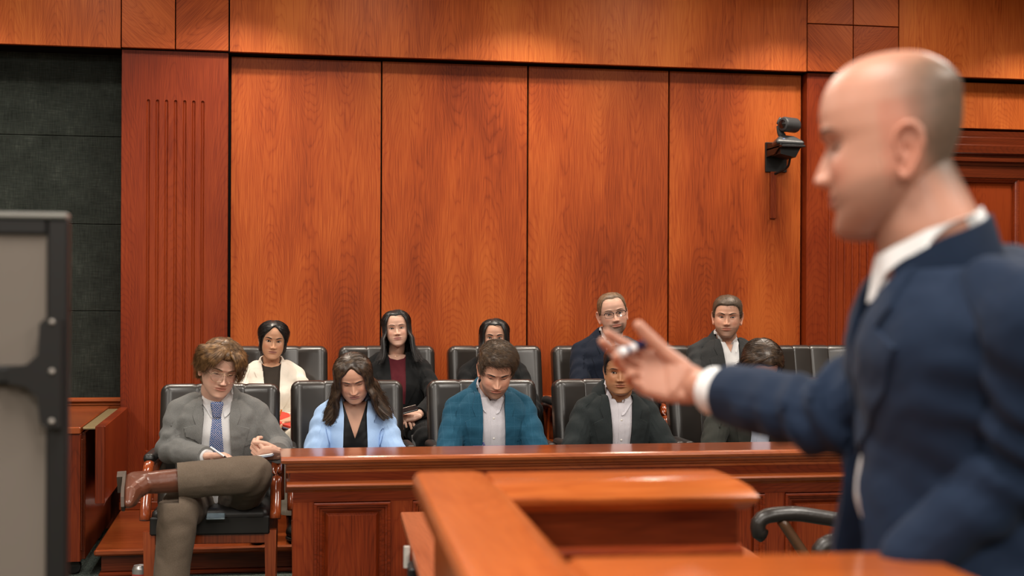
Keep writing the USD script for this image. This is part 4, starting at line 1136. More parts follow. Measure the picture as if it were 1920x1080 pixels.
        jn = part(root, 'jacket', Jm, jk['mat'], 42)
        infl = as_mf(inflated(jt, .0055))
        for sd in (-1, 1):
            lp = [(sd * a, b * Lz) for a, b in jk['lapel']]
            part(jn, 'lapel', ((infl - cut) ^ TP(lp, -.30, jk.get('lap_y', -.0))) - arms_, jk.get('lapm', jk['mat']), 42)
        if jk.get('collar', True):
            up_ax = unit(unit(hl((0, .026, -.10)) - neck) * spec.get('cax', .4) + T.R[:, 2] * (1 - spec.get('cax', .4)))
            fwd = unit(np.array([0, -1., 0]) - np.dot([0, -1., 0], up_ax) * up_ax); lat = -unit(np.cross(fwd, up_ax))
            A = np.radians(np.linspace(jk.get('cfrom', 48), 360 - jk.get('cfrom', 48), 41)); rings = []
            for a in A:
                fa = min(a, 2 * np.pi - a); dirv = fwd * math.cos(a) + lat * math.sin(a)
                ht = np.interp(fa, [.8, 1.1, 1.8, math.pi], [-.012, .002, .020, .028]) + jk.get('chi', 0); hb = np.interp(fa, [.8, 1.1, 1.8, math.pi], [-.075, -.055, -.035, -.03])
                top = neck + up_ax * ht + dirv * (rn + .014); bot = neck + up_ax * hb + dirv * (rn + np.interp(fa, [1, 1.8, math.pi], [.045, .042, .032]) * jk.get('cfl', 1.))
                o = dirv * .0035
                rings.append([top - o, top + o, bot + o, bot - o])
            part(jn, 'jacket_collar', loft(rings), jk['mat'], 40)
        if jk.get('buttons'):
            for bx_, bz in jk['buttons']:
                p = T.out((bx_, T.front(bx_, bz * Lz, off) - .003, bz * Lz))
                part(jn, 'jacket_button', xf(Manifold.sphere(.009, 14).scale([1, .35, 1]), R_, p), plain('dark_button', (.01, .009, .008), .3), True)
        if jk.get('pocket'):
            a0, b0 = jk['pocket']
            part(jn, 'breast_pocket', (as_mf(inflated(jt, .003)) ^ TP([(a0, b0 * Lz), (a0 + .06, b0 * Lz + .009), (a0 + .06, b0 * Lz + .031), (a0, b0 * Lz + .022)], -.22, -.03)) - arms_, jk['mat'], 42)
    if spec.get('cuffs'):
        for nm in spec['cuffs']:
            ax = unit(W[nm] - E[nm])
            r0 = spec.get('cuff_r', .034)
            c = lathe([(r0 - .003, -.03), (r0, -.03), (r0, .014), (r0 - .004, .014)], 28)
            part(sp_, 'cuff', as_tm(rot_to(ax, as_mf(c) if False else None, W[nm] - ax * spec.get('cuff_off', 0.), c)), spec.get('collar_m', spec['shirt']), 40)
    # ---- legs
    if spec.get('legs'):
        lg = spec['legs']
        hw = .088 if not fem else .085
        hj = {nm: L(np.asarray(spec.get('hipc', spec['hip']), float)) + np.array([sd * hw, 0, .0]) for nm, sd in (('r', -1), ('l', 1))}
        tr_ = [Manifold.batch_hull([sph(hj['r'], .095, 18), sph(hj['l'], .095, 18), sph((hj['r'] + hj['l']) / 2 + np.array([0, .02, .07]), .10, 18)])]
        js = []
        for nm in ('r', 'l'):
            K, An = L(lg['k' + nm]), L(lg['a' + nm])
            rr = lg.get('r', [.088, .068, .058, .052])
            tr_.append(chain([hj[nm], hj[nm] * .5 + K * .5, K], [rr[0], rr[0] * .93, rr[1]], 20))
            tr_.append(chain([K, K * .5 + An * .5, An], [rr[1], rr[2], rr[3]], 20))
            js += [(K, unit(An - hj[nm]), .12, .004, 95.), (An, unit(An - K), .09, .003, 120.)]
        tt = smooth_mf(Manifold.batch_boolean(tr_, m3.OpType.Add), .014, 8)
        wrinkle(tt, .004, seed + 23, js, 9.)
        tm_ = as_mf(tt)
        for nm in ('r', 'l'):
            K, An = L(lg['k' + nm]), L(lg['a' + nm]); ax = unit(An - K)
            tm_ = tm_ - rot_to(ax, Manifold.cube([.165, .165, .20], True), An + ax * (.102 - lg.get('hem' + nm, 0)))
        part(root, 'trousers' if not lg.get('skirt') else 'skirt', tm_, lg['mat'], 42)
        for nm in ('r', 'l'):
            K, An = L(lg['k' + nm]), L(lg['a' + nm])
            ax = unit(An - K)
            f = D(lg.get('f' + nm, (0, -1, -.05))); f = unit(f - np.dot(f, ax) * ax * .9) ; sl = unit(ax - np.dot(ax, f) * f); sd_ = np.cross(f, sl)
            o = An + ax * lg.get('drop', .02)
            P = lambda a, b, c: o + f * a + sd_ * b + sl * c
            shoe = Manifold.batch_hull([sph(P(-.035, 0, .045), .034, 14), sph(P(.0, 0, .0), .040, 14), sph(P(.05, 0, .03), .038, 14), sph(P(-.03, 0, .0), .036, 14), sph(P(-.01, 0, .055), .030, 14)]) + \
                Manifold.batch_hull([sph(P(.04, 0, .035), .036, 14), sph(P(.115, .018, .053), .026, 14), sph(P(.115, -.018, .053), .026, 14), sph(P(.175, .0, .06), .018, 14), sph(P(-.03, 0, .055), .03, 14)]) + \
                chain([An - ax * (.07 + lg.get('hem' + nm, 0)), An - ax * .03, o], [.050, .046, .042], 16)
            shoe = smooth_mf(shoe, .010, 6)
            sn = part(root, 'shoe' if not lg.get('boot') else 'boot', shoe, lg['shoe'], True)
            sole = prism([(-.062, -.030), (-.02, -.036), (.05, -.034), (.12, -.043), (.175, -.030), (.198, 0), (.175, .030), (.12, .043), (.05, .034), (-.02, .036), (-.062, .030)], .074, .086, 'xy')
            B = np.stack([f, sd_, sl], 1)
            part(sn, 'sole', xf(sole, B, o), lg.get('sole', LASH))
            hl_ = prism([(-.062, -.030), (.0, -.034), (.0, .034), (-.062, .030)], .086, .108, 'xy')
            part(sn, 'heel', xf(hl_, B, o), lg.get('sole', LASH))
    if 'glasses' in spec:
        gl = spec['glasses']
        gp = part(root, 'eyeglasses', xf(glasses_frame(H, gl), *toL), gl['mat'], True)
        for sd in (-1, 1):
            c = glasses_ring(H, gl, sd)
            ctr = c.mean(0)
            lens = np.vstack([ctr[None] + (c - ctr) * .98, ctr[None]])
            n_ = len(c)
            part(gp, 'lens', (lens, np.array([(i, (i + 1) % n_, n_) for i in range(n_)])) if False else xf(loft([(ctr + (c - ctr) * .98) + [0, -.0005, 0], (ctr + (c - ctr) * .98) + [0, .0005, 0]]), *toL), LENSM)
    if 'necklace' in spec:
        pts = []
        for a in np.radians(np.linspace(-75, 75, 25)):
            q = neck + np.array([math.sin(a) * (rn + .010), -math.cos(a) * (rn + .018), .0]) + np.array([0, -.0, spec['necklace'].get('z', .0) - .028 * math.cos(a)])
            pts.append(q)
        part(root, 'necklace', sweep(np.array(pts), .0017, n=8), spec['necklace']['mat'], True)
    return dict(root=root, base=base, Rw=Rw, T=T, W=W, E=E, S=S, head=toL, neck=neck, H=H)

def rot_to(ax, m, c, tm=None):
    """Turns z to ax and moves to c."""
    ax = unit(ax); a = unit(np.cross([0, 1, .01], ax)); b = np.cross(ax, a)
    R = np.stack([a, b, ax], 1)
    if tm is not None:
        return xf(tm, R, c)
    return m.transform(np.hstack([R, np.asarray(c, float)[:, None]]))

def glasses_ring(H, g, sd):
    n = 40; a = np.arange(n) * 2 * np.pi / n
    w, h = g.get('w', .0235), g.get('h', .0175); e = g.get('sq', .62)
    x = sd * .0325 + w * np.sign(np.cos(a)) * np.abs(np.cos(a)) ** e
    z = g.get('z', -.003) + h * np.sign(np.sin(a)) * np.abs(np.sin(a)) ** e + g.get('drop', 0) * (np.sin(a) < 0) * np.cos(a) * -sd * .004
    y = -.098 - .006 + .22 * np.maximum(np.abs(x) - .03, 0) + 0 * a
    return np.stack([x, y, z], 1)
def glasses_frame(H, g):
    r = g.get('r', .0013); parts = []
    for sd in (-1, 1):
        c = glasses_ring(H, g, sd); c = np.vstack([c, c[:2]])
        top = c[:, 2] > g.get('z', -.003) + .004
        parts.append(sweep(c, np.where(top, g.get('rt', r), r), n=8))
        o = glasses_ring(H, g, sd); i = np.argmax(o[:, 0] * sd); q = o[i]
        parts.append(sweep(np.array([q + [0, 0, .006], q + [sd * .006, .006, .007], (sd * .073, -.06, .006), (sd * .0765, -.01, .006), (sd * .075, .012, .0), (sd * .073, .022, -.012)]), r * 1.1, n=8))
    y = -.104
    parts.append(sweep(np.array([(-.0105, y, .003), (-.004, y - .003, .006), (.004, y - .003, .006), (.0105, y, .003)]), r * 1.1, n=8))
    if g.get('double'):
        parts.append(sweep(np.array([(-.016, y, .0125), (0, y - .001, .013), (.016, y, .0125)]), r, n=8))
    return cat(parts)

# ================================================================== who sits where
def cz(px, py, Z):
    """The point at camera distance Z along the view axis."""
    return EYE + ((px - 960) * Rc - (py - HORIZON) * Uc + FPX * Fw) * (Z / FPX)
def lapel(wt, wb, zb, w=.062):
    return [(wt - .03, 1.05), (wt + .026, 1.0), (wt + .046, .885), (wt + .032, .815), (wt + w + .012, .775), (wt + w * .88, .62), (wb + .010, zb), (wb - .02, zb)]
def opening(wt, wb, zb, below=None):
    o = [(wt + .02, 1.12), (wt + .008, 1.0), (wt, .88), (wb, zb)]
    return o + ([(below, -.3)] if below is not None else [(.0005, zb - .02)])
C_LIGHT, C_FAIR, C_TAN, C_BROWN = (.62, .34, .235), (.66, .39, .29), (.55, .29, .175), (.40, .19, .095)

BLACK_CLOTH = cloth('black_wool', (.0055, .006, .0065), (.011, .012, .013), folds=.5)
WHITE_SHIRT = cloth('white_shirt', (.66, .66, .67), (.74, .74, .75), rough=.75, folds=.45)
LILAC_SHIRT = cloth('pale_lilac_shirt', (.50, .48, .52), (.62, .60, .64), rough=.75, folds=.5)
BLUE_SHIRT = cloth('pale_blue_shirt', (.50, .55, .68), (.60, .66, .78), rough=.75, folds=.5)
DARK_TROUSER = cloth('dark_trouser', (.010, .010, .012), (.02, .02, .023))
BLACK_SHOE = plain('black_shoe', (.008, .007, .006), .3)
GOLD = plain('fine_gold', (.75, .55, .32), .25, 1.)

BLK_H = hairmat('black_hair', (.0025, .0022, .0022), (.007, .006, .006), (.02, .018, .018), .36)
DKB_H = hairmat('dark_brown_hair', (.006, .0035, .0025), (.018, .010, .006), (.055, .032, .018), .36)
MID_H = hairmat('mid_brown_hair', (.010, .006, .0035), (.032, .018, .010), (.10, .060, .032), .38)
BRN_H = hairmat('brown_hair', (.018, .010, .005), (.055, .031, .015), (.15, .09, .045), .4)
GLD_H = hairmat('golden_brown_hair', (.024, .010, .003), (.12, .058, .020), (.38, .21, .085), .42)
FAIR_H = hairmat('fair_brown_hair', (.05, .028, .014), (.12, .072, .038), (.22, .14, .08), .5)

def short_flow(p):                                         # brushed forward and to his left
    return np.array([.55, -.75, .25 if p[2] < .06 else .0])
def side_flow(p):
    return np.array([.9, -.35, -.15])
def down_flow(p):
    return np.array([np.sign(p[0]) * .7 if p[2] > .06 else 0, .25, -1.])
def back_flow(p):
    return np.array([np.sign(p[0] + .012) * .85, .5, -.5])

def seat_legs(x, y, z, m, shoe=BLACK_SHOE, fem=False, spread=.10, foot=-.02, **k):
    """Knees and ankles of someone sitting at (x, y) on floor z."""
    kz = z + .47
    return dict(mat=m, shoe=shoe, kr=(x - spread, y - .42, kz), kl=(x + spread, y - .42, kz), ar=(x - spread * .9, y - .44 - foot, z + .12), al=(x + spread * .9, y - .44 - foot, z + .12), **k)
def lap_arms(x, y, z, dx=.06):
    return dict(arm_r=dict(w=(x - dx, y - .30, z), pole=(-.8, .5, -.5), d=(.75, -.6, -.1), n=(0, 0, -1), hand=dict(curl=(25, 30, 20))), arm_l=dict(w=(x + dx, y - .30, z), pole=(.8, .5, -.5), d=(-.75, -.6, -.1), n=(0, 0, -1), hand=dict(curl=(25, 30, 20))))

PEOPLE = {}
# --- back row ------------------------------------------------------
x, y = .095, BACK_Y
PEOPLE['A1'] = person('woman in a cream blazer and brown top with black hair, back row at left', (x, y, PLAT), 0, dict(
    sex='f', seed=101, skin=C_TAN, hc=(.088, 7.50, 1.243), hyaw=2, pitch=5, roll=5, gaze=(-.05, -1, .05), neck_r=.043, noff=(-.008, .045, -.112), hip=(.09, 7.50, .66), sw=.122, iris=(.015, .009, .006),
    head=dict(jaw=.96, face=.97, nose=.9, nose_w=1.05, lips=1.15, brow=.7), hk=.86, lip=(.36, .135, .11), brows=(.008, .005, .004), brow_w=.0034, brow_a=.004, lash=.0013, open=.95,
    hair=dict(style='bun', mat=BLK_H, line='parted', thick=.008, rough=.001, edge=.010, n=2200, flow=back_flow, len=.06, lift=.003, mess=.08, w=.001, prof=lambda p, z: .75 + .4 * sstep(.02, .09, z),
              extra=lambda H, r: (cat([sweep(curve([(sd * .066, -.030, .045), (sd * .079, -.034, .0), (sd * .078, -.040, -.045), (sd * .066, -.05, -.082)], 14), np.linspace(.008, .003, 14), np.linspace(.006, .002, 14), 8, up=(sd, 0, 0)) for sd in (-1, 1)] + [as_tm(Manifold.sphere(.045, 20).scale([1, .8, .9]).translate([0, .115, -.01]))]), None)),
    shirt=cloth('brown_knit', (.030, .023, .018), (.05, .04, .032)), neckline=[(.075, 1.1), (.06, .985), (.035, .94), (0, .925), (-.035, .94), (-.06, .985), (-.075, 1.1)],
    jacket=dict(mat=cloth('cream_wool', (.66, .60, .52), (.74, .68, .60), folds=.45), off=.016, open=opening(.044, .030, .42, .028), lapel=lapel(.044, .030, .42, .06), slv=.92, bottom=.04),
    legs=seat_legs(.10, 7.45, PLAT, cloth('cream_trouser', (.50, .45, .37), (.60, .55, .46)), spread=.10, r=[.088, .072, .070, .075]), hipc=(.095, 7.47, .80), **lap_arms(.095, 7.45, .86, .09)))
x = .735
PEOPLE['A2'] = person('woman in a black blazer over a burgundy top with a fine necklace', (x, y, PLAT), 0, dict(
    sex='f', seed=102, skin=C_FAIR, neck_r=.042, hc=(.731, 7.50, 1.303), hyaw=-5, pitch=-3, roll=-5, gaze=(-.05, -1, .08), noff=(.0, .045, -.128), hip=(.735, 7.48, .68), sw=.136, iris=(.03, .022, .016),
    head=dict(jaw=.98, face=.95, nose=.95, lips=.9, brow=.8), hk=.85, lip=(.50, .20, .18), brows=(.02, .012, .009), brow_w=.0024, open=.85, lash=.0010,
    hair=dict(style='long', mat=BLK_H, line='high', thick=.006, rough=.001, n=1500, flow=back_flow, len=.06, lift=.003, mess=.08, part=.004, locks=22, first=62, low=-.205, spread=.035, fwd=-.055, wave=.010, per=26, tip=.012),
    shirt=cloth('burgundy_top', (.085, .012, .018), (.12, .018, .026)), neckline=[(.075, 1.1), (.06, .985), (.036, .925), (0, .905), (-.036, .925), (-.06, .985), (-.075, 1.1)],
    jacket=dict(mat=BLACK_CLOTH, off=.016, open=opening(.042, .034, .42, .03), lapel=lapel(.042, .034, .42, .06), slv=.92, bottom=.04), necklace=dict(mat=GOLD, z=.012),
    legs=seat_legs(.735, 7.45, PLAT, BLACK_CLOTH), hipc=(.735, 7.47, .80),
    arm_r=dict(w=(.66, 7.2, .87), pole=(-.8, .5, -.5), d=(.8, -.5, -.1), n=(0, 0, -1)), arm_l=dict(w=at(786, 776, 7.16), e=at(818, 748, 7.34), d=(-.9, -.25, -.12), n=(0, .5, -.8), hand=dict(curl=(38, 45, 30), thumb=(.5, .8, .5)))))
x = 1.262
PEOPLE['A3'] = person('woman with long dark hair in black, face half hidden behind the teal jacketed man', (x, y, PLAT), 0, dict(
    sex='f', seed=103, skin=C_LIGHT, neck_r=.042, hc=(1.255, 7.50, 1.257), hyaw=-8, pitch=2, roll=0, gaze=(-.05, -1, .06), noff=(.0, .045, -.112), hip=(1.262, 7.50, .67), sw=.138, iris=(.02, .012, .008),
    head=dict(jaw=.97, face=.98, nose=.95, lips=1., brow=.7), hk=.86, brows=(.008, .005, .004), brow_w=.0034, open=1., lash=.0014,
    hair=dict(style='long', mat=BLK_H, line='high', thick=.006, rough=.001, n=1500, flow=back_flow, len=.06, lift=.003, mess=.08, part=.0, locks=22, first=58, low=-.24, spread=.03, fwd=-.05, wave=.008, per=24),
    shirt=BLACK_CLOTH, neckline=[(.06, 1.1), (.05, .98), (.03, .93), (0, .915), (-.03, .93), (-.05, .98), (-.06, 1.1)],
    jacket=dict(mat=BLACK_CLOTH, off=.016, open=opening(.042, .034, .42, .03), lapel=lapel(.042, .034, .42, .06), slv=.92, bottom=.04),
    legs=seat_legs(1.262, 7.45, PLAT, BLACK_CLOTH), hipc=(1.262, 7.47, .80), **lap_arms(1.262, 7.45, .86)))
x = 1.892
PEOPLE['A4'] = person('man with dark framed glasses and goatee in a navy suit, back row', (x, y, PLAT), 0, dict(
    sex='m', seed=104, skin=C_FAIR, hc=(1.90, 7.48, 1.385), hyaw=-7, pitch=0, roll=-10, gaze=(.0, -1, .0), noff=(-.008, .045, -.122), hip=(1.885, 7.50, .72), sw=.148, iris=(.05, .06, .07),
    head=dict(jaw=.98, face=.97, nose=1., fore=.002, lips=.95), beard=.85, goatee=True, beard_c=(.04, .022, .014), brows=(.06, .035, .02), brow_w=.0026, open=.8,
    hair=dict(style='short', mat=FAIR_H, line='high', thick=.0055, edge=.02, n=900, flow=short_flow, len=.016, lift=.003, mess=.2, w=.0008, rough=.002),
    glasses=dict(mat=plain('dark_frame', (.012, .012, .012), .3), w=.0245, h=.0150, sq=.55, r=.0009, rt=.0020, z=-.003),
    shirt=WHITE_SHIRT, copen=.03, cgap=22, jacket=dict(mat=cloth('navy_wool', (.006, .009, .018), (.011, .016, .030)), off=.018, open=opening(.046, .012, .40), lapel=lapel(.046, .012, .40), bottom=.05),
    legs=seat_legs(1.885, 7.45, PLAT, DARK_TROUSER), hipc=(1.885, 7.47, .80), **lap_arms(1.885, 7.45, .88)))
x = 2.548
PEOPLE['A5'] = person('man with short brown hair and stubble in a dark grey suit, open white collar', (x, y, PLAT), 0, dict(
    sex='m', seed=105, skin=C_LIGHT, hc=(2.548, 7.48, 1.372), hyaw=-20, pitch=3, roll=1, gaze=(.12, -1, .03), noff=(.0, .045, -.118), hip=(2.54, 7.50, .72), sw=.150, iris=(.03, .025, .02), ear=1.08,
    head=dict(jaw=1.03, face=.98, nose=1.0, brow=1.4), beard=.55, beard_c=(.09, .05, .03), brows=(.035, .02, .012), brow_w=.0030, brow_a=.004, open=.7,
    hair=dict(style='short', mat=hairmat('cropped_brown_hair', (.03, .018, .010), (.065, .042, .025), (.12, .08, .05), .5), line='male', thick=.008, edge=.010, n=1400, flow=short_flow, len=.016, lift=.003, mess=.3, w=.0008, rough=.002),
    shirt=WHITE_SHIRT, copen=.045, cgap=28, jacket=dict(mat=cloth('charcoal_wool', (.024, .025, .026), (.042, .044, .045)), off=.018, open=opening(.048, .026, .40, .02), lapel=lapel(.048, .026, .40), bottom=.05),
    legs=seat_legs(2.54, 7.45, PLAT, DARK_TROUSER), hipc=(2.54, 7.47, .80), **lap_arms(2.54, 7.45, .88)))
# --- front row -----------------------------------------------------
y = FRONT_Y
PEOPLE['B2'] = person('woman in a light blue blazer looking down, long wavy brown hair', (.43, y, J_FLOOR), 0, dict(
    sex='f', seed=202, skin=C_LIGHT, hk=.90, neck_r=.044, hc=(.424, 6.30, 1.113), hyaw=-5, pitch=28, roll=-6, open=.2, lid=-.0035, gaze=(0, -1, -.7), noff=(.01, .09, -.092), hip=(.43, 6.46, .50), sw=.122, tk=1.0, slv=1.,
    head=dict(jaw=1.02, face=1.0, nose=.95, lips=1., fat=.003), brows=(.03, .017, .010), lash=.0014, lip=(.42, .15, .13),
    hair=dict(style='long', mat=MID_H, line='parted', thick=.008, rough=.001, n=1800, flow=back_flow, len=.06, lift=.003, mess=.08, part=-.006, locks=36, first=54, low=-.195, spread=.050, fwd=-.02, wave=.014, per=26, tip=.03, lw=1.35),
    shirt=cloth('black_satin', (.004, .004, .0045), (.008, .008, .009), rough=.45, folds=.7), neckline=[(.08, 1.1), (.055, .98), (.0, .68), (-.055, .98), (-.08, 1.1)],
    jacket=dict(mat=cloth('light_blue_wool', (.33, .50, .78), (.41, .58, .86), folds=.4), off=.018, open=opening(.05, .06, .30, .062), lapel=lapel(.05, .06, .28, .066), slv=1.02, bottom=.06, wr=.004),
    legs=seat_legs(.43, 6.42, J_FLOOR, DARK_TROUSER), hipc=(.43, 6.44, .665), **lap_arms(.43, 6.38, .735, .05)))
PEOPLE['B3'] = person('man in a teal checked jacket and open pale shirt, looking down', (1.062, y, J_FLOOR), 0, dict(
    sex='m', seed=203, skin=C_LIGHT, hc=(1.058, 6.28, 1.140), hyaw=-3, pitch=27, roll=3, open=.22, lid=-.0035, gaze=(.1, -1, -.7), noff=(-.01, .105, -.085), hip=(1.055, 6.47, .50), sw=.144, tk=1.02,
    head=dict(jaw=1.0, face=.98, nose=1.05, brow=1.4, lips=1.1), beard=.55, beard_c=(.06, .03, .018), brows=(.018, .010, .006), brow_w=.0034, lash=.0012, hk=.96,
    hair=dict(style='short', mat=BRN_H, line='male', thick=.022, edge=.014, n=4500, flow=side_flow, len=.034, lift=.007, mess=.4, w=.001, rough=.005, prof=lambda p, z: .28 + .85 * sstep(.03, .085, z)),
    shirt=LILAC_SHIRT, buttons=True, copen=.02, cgap=16, jacket=dict(mat=cloth('teal_check', (.010, .060, .105), (.020, .090, .150), kind='check', line=(.06, .17, .25), folds=.45), off=.020, open=opening(.050, .056, .30, .066), lapel=lapel(.050, .056, .22, .066), bottom=.06, wr=.004, pocket=(.075, .60)),
    legs=seat_legs(1.062, 6.42, J_FLOOR, DARK_TROUSER), hipc=(1.062, 6.44, .665), **lap_arms(1.045, 6.36, .745, .05)))
PEOPLE['B4'] = person('dark haired man in a charcoal suit and lilac shirt behind the pointing hand', (1.645, y, J_FLOOR), 0, dict(
    sex='m', seed=204, skin=C_BROWN, hc=(1.648, 6.34, 1.133), hyaw=-15, pitch=5, roll=-1, gaze=(-.25, -1, .0), noff=(-.005, .05, -.095), hip=(1.64, 6.47, .48), sw=.145, tk=.95, iris=(.012, .007, .005),
    head=dict(jaw=1.06, face=1.03, nose=.95, nose_w=1.15, fat=.008, lips=1.1), brows=(.010, .006, .004), brow_w=.0034, neck_r=.060, hk=.92, open=.85, beard=.15, beard_c=(.05, .03, .02),
    hair=dict(style='short', mat=BLK_H, line='male', thick=.014, edge=.012, n=1800, flow=side_flow, len=.03, lift=.004, mess=.2, w=.001, rough=.004, prof=lambda p, z: .35 + .65 * sstep(.03, .085, z)),
    shirt=LILAC_SHIRT, buttons=True, copen=.03, cgap=22, jacket=dict(mat=cloth('charcoal_green_wool', (.013, .017, .018), (.025, .031, .032)), off=.020, open=opening(.052, .032, .30, .030), lapel=lapel(.052, .032, .28), bottom=.06),
    legs=seat_legs(1.645, 6.42, J_FLOOR, DARK_TROUSER), hipc=(1.645, 6.44, .665), **lap_arms(1.645, 6.40, .73, .09)))
def slick_extra(H, r):
    gs = []
    for sd in (-1, 1):
        for i in range(9):
            a = math.radians(64 + 11 * i)
            P = [np.array([.022, -.052 + .012 * i, .1095 - .0016 * abs(i - 4)])]
            for zz, o, af in ((.085, .012, .5), (.045, .017, .85), (.0, .020, 1.), (-.035, .022, 1.)):
                q = H.S(sd * a * af, zz, False); P.append(q + unit(q - [0, .006, q[2]]) * o)
            q = P[-1]; w = unit([q[0], q[1] * .5, 0]); P.append(q + w * .010 + np.array([0, 0, -.03])); P.append(q + w * .028 + np.array([0, 0, -.042]))
            gs.append(curve(P, 18))
    lk = []
    for g in gs:
        n = g * [1, 1, .2]; n /= np.linalg.norm(n, axis=1, keepdims=True)
        lk.append(sweep(g, np.interp(np.linspace(0, 1, 18), [0, .3, .8, 1], [.005, .012, .010, .003]), np.interp(np.linspace(0, 1, 18), [0, .3, .8, 1], [.003, .006, .005, .002]), 8, up=n))
    cs = [g + r.normal(0, .005, 3) * np.linspace(.5, 1.3, 18)[:, None] for g in gs for _ in range(34)]
    return cat(lk), np.array(cs)
PEOPLE['B5'] = person('person with parted collar length brown hair bowed low, dark olive suit', (2.30, y, J_FLOOR), 0, dict(
    sex='m', seed=205, skin=C_LIGHT, hc=(2.29, 6.24, 1.165), hyaw=-4, pitch=40, roll=4, open=.2, lid=-.0035, noff=(.0, .105, -.09), hip=(2.30, 6.47, .50), sw=.150, hk=.97,
    head=dict(), brows=(.02, .012, .008),
    hair=dict(style='slick', mat=MID_H, line='male', thick=.009, rough=.002, n=2200, flow=back_flow, len=.05, lift=.003, mess=.06, w=.001, extra=slick_extra),
    shirt=BLUE_SHIRT, buttons=True, jacket=dict(mat=cloth('olive_wool', (.027, .028, .024), (.048, .050, .043), folds=.6), off=.020, open=opening(.050, .046, .30, .045), lapel=lapel(.050, .046, .25), bottom=.06, wr=.006),
    legs=seat_legs(2.30, 6.42, J_FLOOR, DARK_TROUSER), hipc=(2.30, 6.44, .665), **lap_arms(2.30, 6.36, .76, .08)))
PEOPLE['B6'] = person('seated juror in navy, almost wholly hidden behind the speaking man', (2.89, y, J_FLOOR), 0, dict(
    sex='m', seed=206, skin=C_LIGHT, hc=(2.95, 6.34, 1.10), hyaw=-4, pitch=10, noff=(.0, .06, -.16), hip=(2.91, 6.47, .48), sw=.170, brows=(.02, .012, .008),
    hair=dict(style='short', mat=DKB_H, line='male', thick=.012), shirt=WHITE_SHIRT,
    jacket=dict(mat=cloth('deep_navy_wool', (.005, .008, .016), (.009, .014, .026)), off=.02, open=opening(.05, .03, .35), lapel=lapel(.05, .03, .35), bottom=.06),
    legs=seat_legs(2.91, 6.42, J_FLOOR, DARK_TROUSER), hipc=(2.91, 6.44, .665), **lap_arms(2.89, 6.38, .76, .08)))
# --- the man in the grey suit, legs crossed --------------------------
def wing_extra(H, r):
    gs = []
    for sd in (-1, 1):
        for i in range(15):
            u = i / 14
            a = math.radians(34 + 120 * u) if sd < 0 else math.radians(22 + 132 * u)
            y0 = -.066 + .10 * u
            zt = float(np.clip(.112 - 5. * (y0 - .012) ** 2, .06, .112))
            P = [np.array([.020, y0, zt + .016])]
            rows = ((.098, .022, .40), (.072, .028, .70), (.038, .029, .92), (.008, .025, 1.), (-.03, .020, 1.02)) if u > .2 else ((.100, .030, .45), (.078, .038, .75), (.052, .036, .98), (.030, .026, 1.12))
            for zz, o, af in rows:
                q = H.S(sd * a * af, zz, False); P.append(q + unit(q - [0, .006, q[2]]) * o)
            if sd < 0 and .16 < u < .62:
                P[-1] = P[-2] + np.array([-.004, .012, -.018])
            if u > .62:
                q = P[-1]; P.append(q + np.array([0, .004, -.035]) - unit([q[0], q[1], 0]) * .006)
            gs.append(curve(P, 18))
    lk = []
    for g in gs:
        n = (g - [0, .006, 0]) * [1, 1, .3]; n /= np.linalg.norm(n, axis=1, keepdims=True)
        lk.append(sweep(g, np.interp(np.linspace(0, 1, 18), [0, .3, .8, 1], [.007, .016, .012, .003]), np.interp(np.linspace(0, 1, 18), [0, .3, .8, 1], [.005, .009, .006, .002]), 8, up=n))
    cs = [g + r.normal(0, .0065, 3) * np.linspace(.6, 1.2, 18)[:, None] + np.sin(np.linspace(0, 6, 18) + r.uniform(0, 6))[:, None] * r.normal(0, .0018, 3) for g in gs for _ in range(55)]
    return cat(lk), np.array(cs)
GREY_SUIT = cloth('grey_suit', (.135, .135, .130), (.19, .19, .185), folds=.5)
BROWN_TR = cloth('brown_trouser', (.105, .078, .056), (.145, .110, .082), folds=.5)
BOOT = plain('brown_boot', (.13, .040, .020), .34, coat=.3, bump=(40, .25, .004))
hipB1 = np.array([-.165, 6.22, .585])
